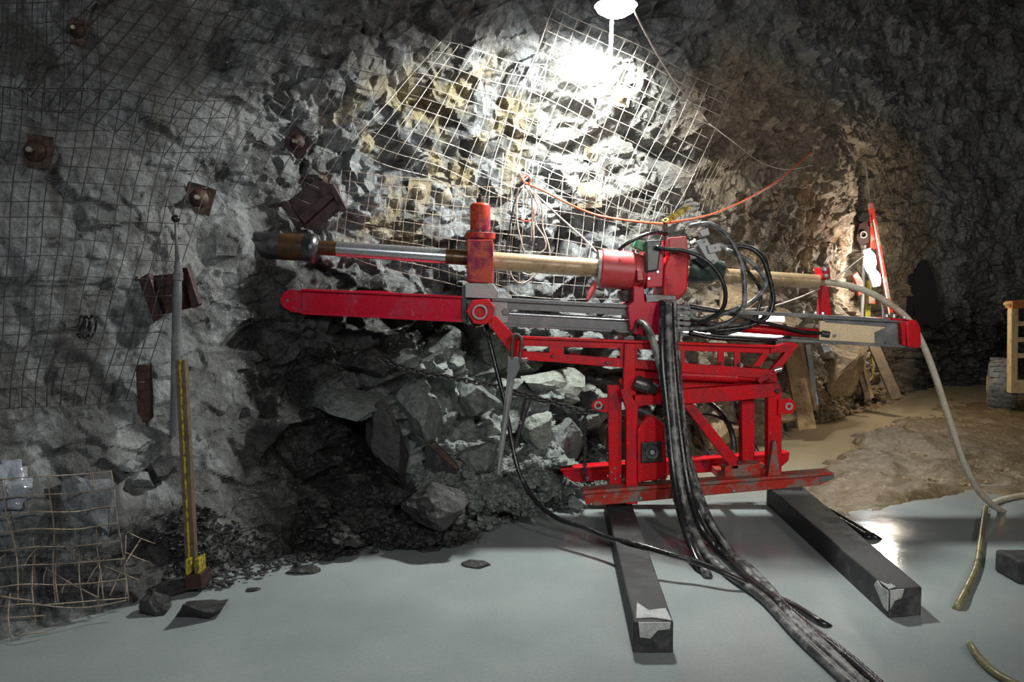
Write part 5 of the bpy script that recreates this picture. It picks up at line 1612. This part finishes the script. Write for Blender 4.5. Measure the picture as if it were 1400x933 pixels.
m = MB(); m.tube(PS((1194, 300, DH-0.14), (1203, 350, DH-0.14), (1216, 430, DH-0.14)), 0.008, 6); m.build('guy_wire', 'cable_white', t)
m = MB(); m.tube(PS((1189, 279, DH+0.00), (1186, 250, DH+0.10), (1183, 225, DH+0.20)), 0.012, 6); m.build('hang_rope', 'cable_white', t)
m = MB(); m.pp([(1166, 377), (1172, 372), (1180, 385), (1181, 402), (1174, 404), (1172, 390)], DH-0.05, DH+0.02); m.build('lower_lug', 'red_muddy', t, bevel=0.004)
m = MB(); m.pp([(1188, 402), (1196, 404), (1197, 416), (1188, 415)], DH-0.05, DH+0.02); m.build('lower_lug', 'red_muddy', t, bevel=0.004)
m = MB(); m.tube(PS((1182, 335, DH+0.00), (1180, 400, DH+0.05), (1178, 440, DH+0.10)), 0.02, 8); m.build('support_tube', 'grey_light', t)
for x in (1180, 1188):
    pass
t = thing('yellow_sling', 'dull yellow lifting sling hanging below the work lamp', 'sling', P(1187, 540, DH+0.10))
m = MB(); m.bar(P(1188, 384, DH+0.10), P(1183, 520, DH+0.10), 0.02, 0.065, (1, 0, 0)); m.build('webbing', 'yellow_olive', t, bevel=0.003)
m = MB(); m.tube(spline(PS((1184, 470, DH+0.05), (1180, 500, DH+0.05), (1184, 520, DH+0.05), (1192, 518, DH+0.05), (1193, 495, DH+0.05), (1188, 470, DH+0.05)), 0.04), 0.014, 6); m.build('loop', 'yellow_olive', t, smooth='all')
m = MB(); m.tube(spline(PS((1192, 470, DH+0.05), (1195, 490, DH+0.05), (1193, 512, DH+0.05), (1188, 522, DH+0.05)), 0.04), 0.009, 6); m.build('tail_cord', 'cable_white', t, smooth='all')

# flat near-black outline set close to the far rock
t = thing('dark_shape', 'flat black upright shape close to the far rock', 'cloth', P(1272, 450, 10.4))
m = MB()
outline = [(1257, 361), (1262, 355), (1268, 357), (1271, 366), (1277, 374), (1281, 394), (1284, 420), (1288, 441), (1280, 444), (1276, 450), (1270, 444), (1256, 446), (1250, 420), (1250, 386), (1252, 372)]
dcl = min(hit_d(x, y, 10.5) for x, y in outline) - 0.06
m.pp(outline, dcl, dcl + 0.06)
m.build('shape_body', 'flat_black', t, bevel=0.012)
m = MB(); m.pp([(1243, 378), (1252, 366), (1254, 410), (1248, 436), (1240, 430)], dcl + 0.02, dcl + 0.07); m.build('shape_side', 'flat_black', t, bevel=0.02)

# ------------------------------------------------------------------ cart at the right edge
cbase = floor_pt(1370, 565)
dw = cbase.y
t = thing('yellow_cart', 'cream yellow wheeled cart cut by the right edge of the picture', 'cart', cbase)
wr = 0.34
wc = Vector((P(1370, 530, dw).x, dw, wr))
m = MB()
wa = Vector((0.27, -0.17, 0))
wt = Vector((0.17, 0.27, 0)).normalized()
wn = wa.normalized()
m.lathe(wc - wa * 0.5, wa, [(0, 0.17), (0.02, 0.27), (0.12, 0.325), (0.28, 0.34), (0.5, 0.343), (0.72, 0.34), (0.88, 0.325), (0.98, 0.27), (1, 0.17)], 36)
ty = m.build('wheel', 'tyre', t, smooth='all')
m = MB()
for k in range(28):
    a = k * 2 * math.pi / 28
    rad = wt * math.cos(a) + Vector((0, 0, math.sin(a)))
    q = wc + rad * 0.335
    tn = wt * -math.sin(a) + Vector((0, 0, math.cos(a)))
    sh = 0.02 if k % 2 else -0.02
    for sx in (-0.07 + sh, 0.07 + sh):
        o_ = q + wn * sx
        m.poly([o_ - wn * 0.05 - tn * 0.018, o_ + wn * 0.05 - tn * 0.018, o_ + wn * 0.05 + tn * 0.018, o_ - wn * 0.05 + tn * 0.018], rad * 0.015)
m.build('tread', 'tyre', ty)
m = MB(); m.cyl(wc - wa * 0.52, wc + wa * 0.52, 0.12, 20); m.build('hub', 'cart_cream', ty, smooth=True)
m = MB(); m.pp([(1383, 421), (1393, 421), (1391, 538), (1382, 538)], dw - 0.42, dw - 0.34); m.build('corner_post', 'cart_cream', t, bevel=0.006)
m = MB(); m.pp([(1384, 412), (1480, 407), (1480, 420), (1384, 422)], dw - 0.44, dw - 0.30); m.build('top_rail', 'cart_orange', t, bevel=0.006)
m = MB(); m.pp([(1390, 520), (1480, 520), (1480, 538), (1390, 538)], dw - 0.42, dw - 0.34); m.build('bottom_rail', 'cart_cream', t, bevel=0.006)
m = MB(); m.tube(PS((1373, 416, dw - 0.4), (1400, 414, dw - 0.4)), 0.018, 8); m.build('handle_bar', 'cart_cream', t, smooth='all')
m = MB(); m.poly([(7.0, dw - 0.30, 0.75), (8.4, dw - 0.30, 0.75), (8.4, dw - 0.30, 1.38), (7.0, dw - 0.30, 1.38)], (0.3, 1.2, 0)); m.build('box_body', 'cart_orange', t, bevel=0.01)
for y in (440, 462, 484):
    m = MB(); m.pp([(1391, y), (1480, y), (1480, y + 6), (1391, y + 6)], dw - 0.40, dw - 0.31); m.build('side_slat', 'cart_cream', t, bevel=0.004)
m = MB(); a = Vector((wc.x, dw, wr)); m.cyl(a, a + wn * 1.2, 0.05, 12); m.build('axle', 'black', t, smooth=True)
c2 = wc + wn * 1.2
m = MB(); m.lathe(c2 - wa * 0.5, wa, [(0, 0.17), (0.02, 0.27), (0.12, 0.325), (0.5, 0.343), (0.88, 0.325), (0.98, 0.27), (1, 0.17)], 30); m.build('wheel', 'tyre', t, smooth='all')
for yy in (0, 1.0):
    m = MB(); m.cyl((wc.x + 0.5, dw - 0.2 + yy, 0.36), (wc.x + 0.5, dw - 0.2 + yy, 0.62), 0.05, 10); m.build('strut', 'black', t)

# dark block at the right edge of the water
q = floor_pt(1400, 800)
m = MB(); m.poly([(q.x - 0.03, q.y, 0), (q.x + 0.35, q.y, 0), (q.x + 0.35, q.y + 0.2, 0), (q.x - 0.03, q.y + 0.2, 0)], (0, 0, 0.12))
o = m.build('dark_block', 'timber', bevel=0.015)
tag(o, 'dark wet block cut by the right edge, standing in the water', 'block')
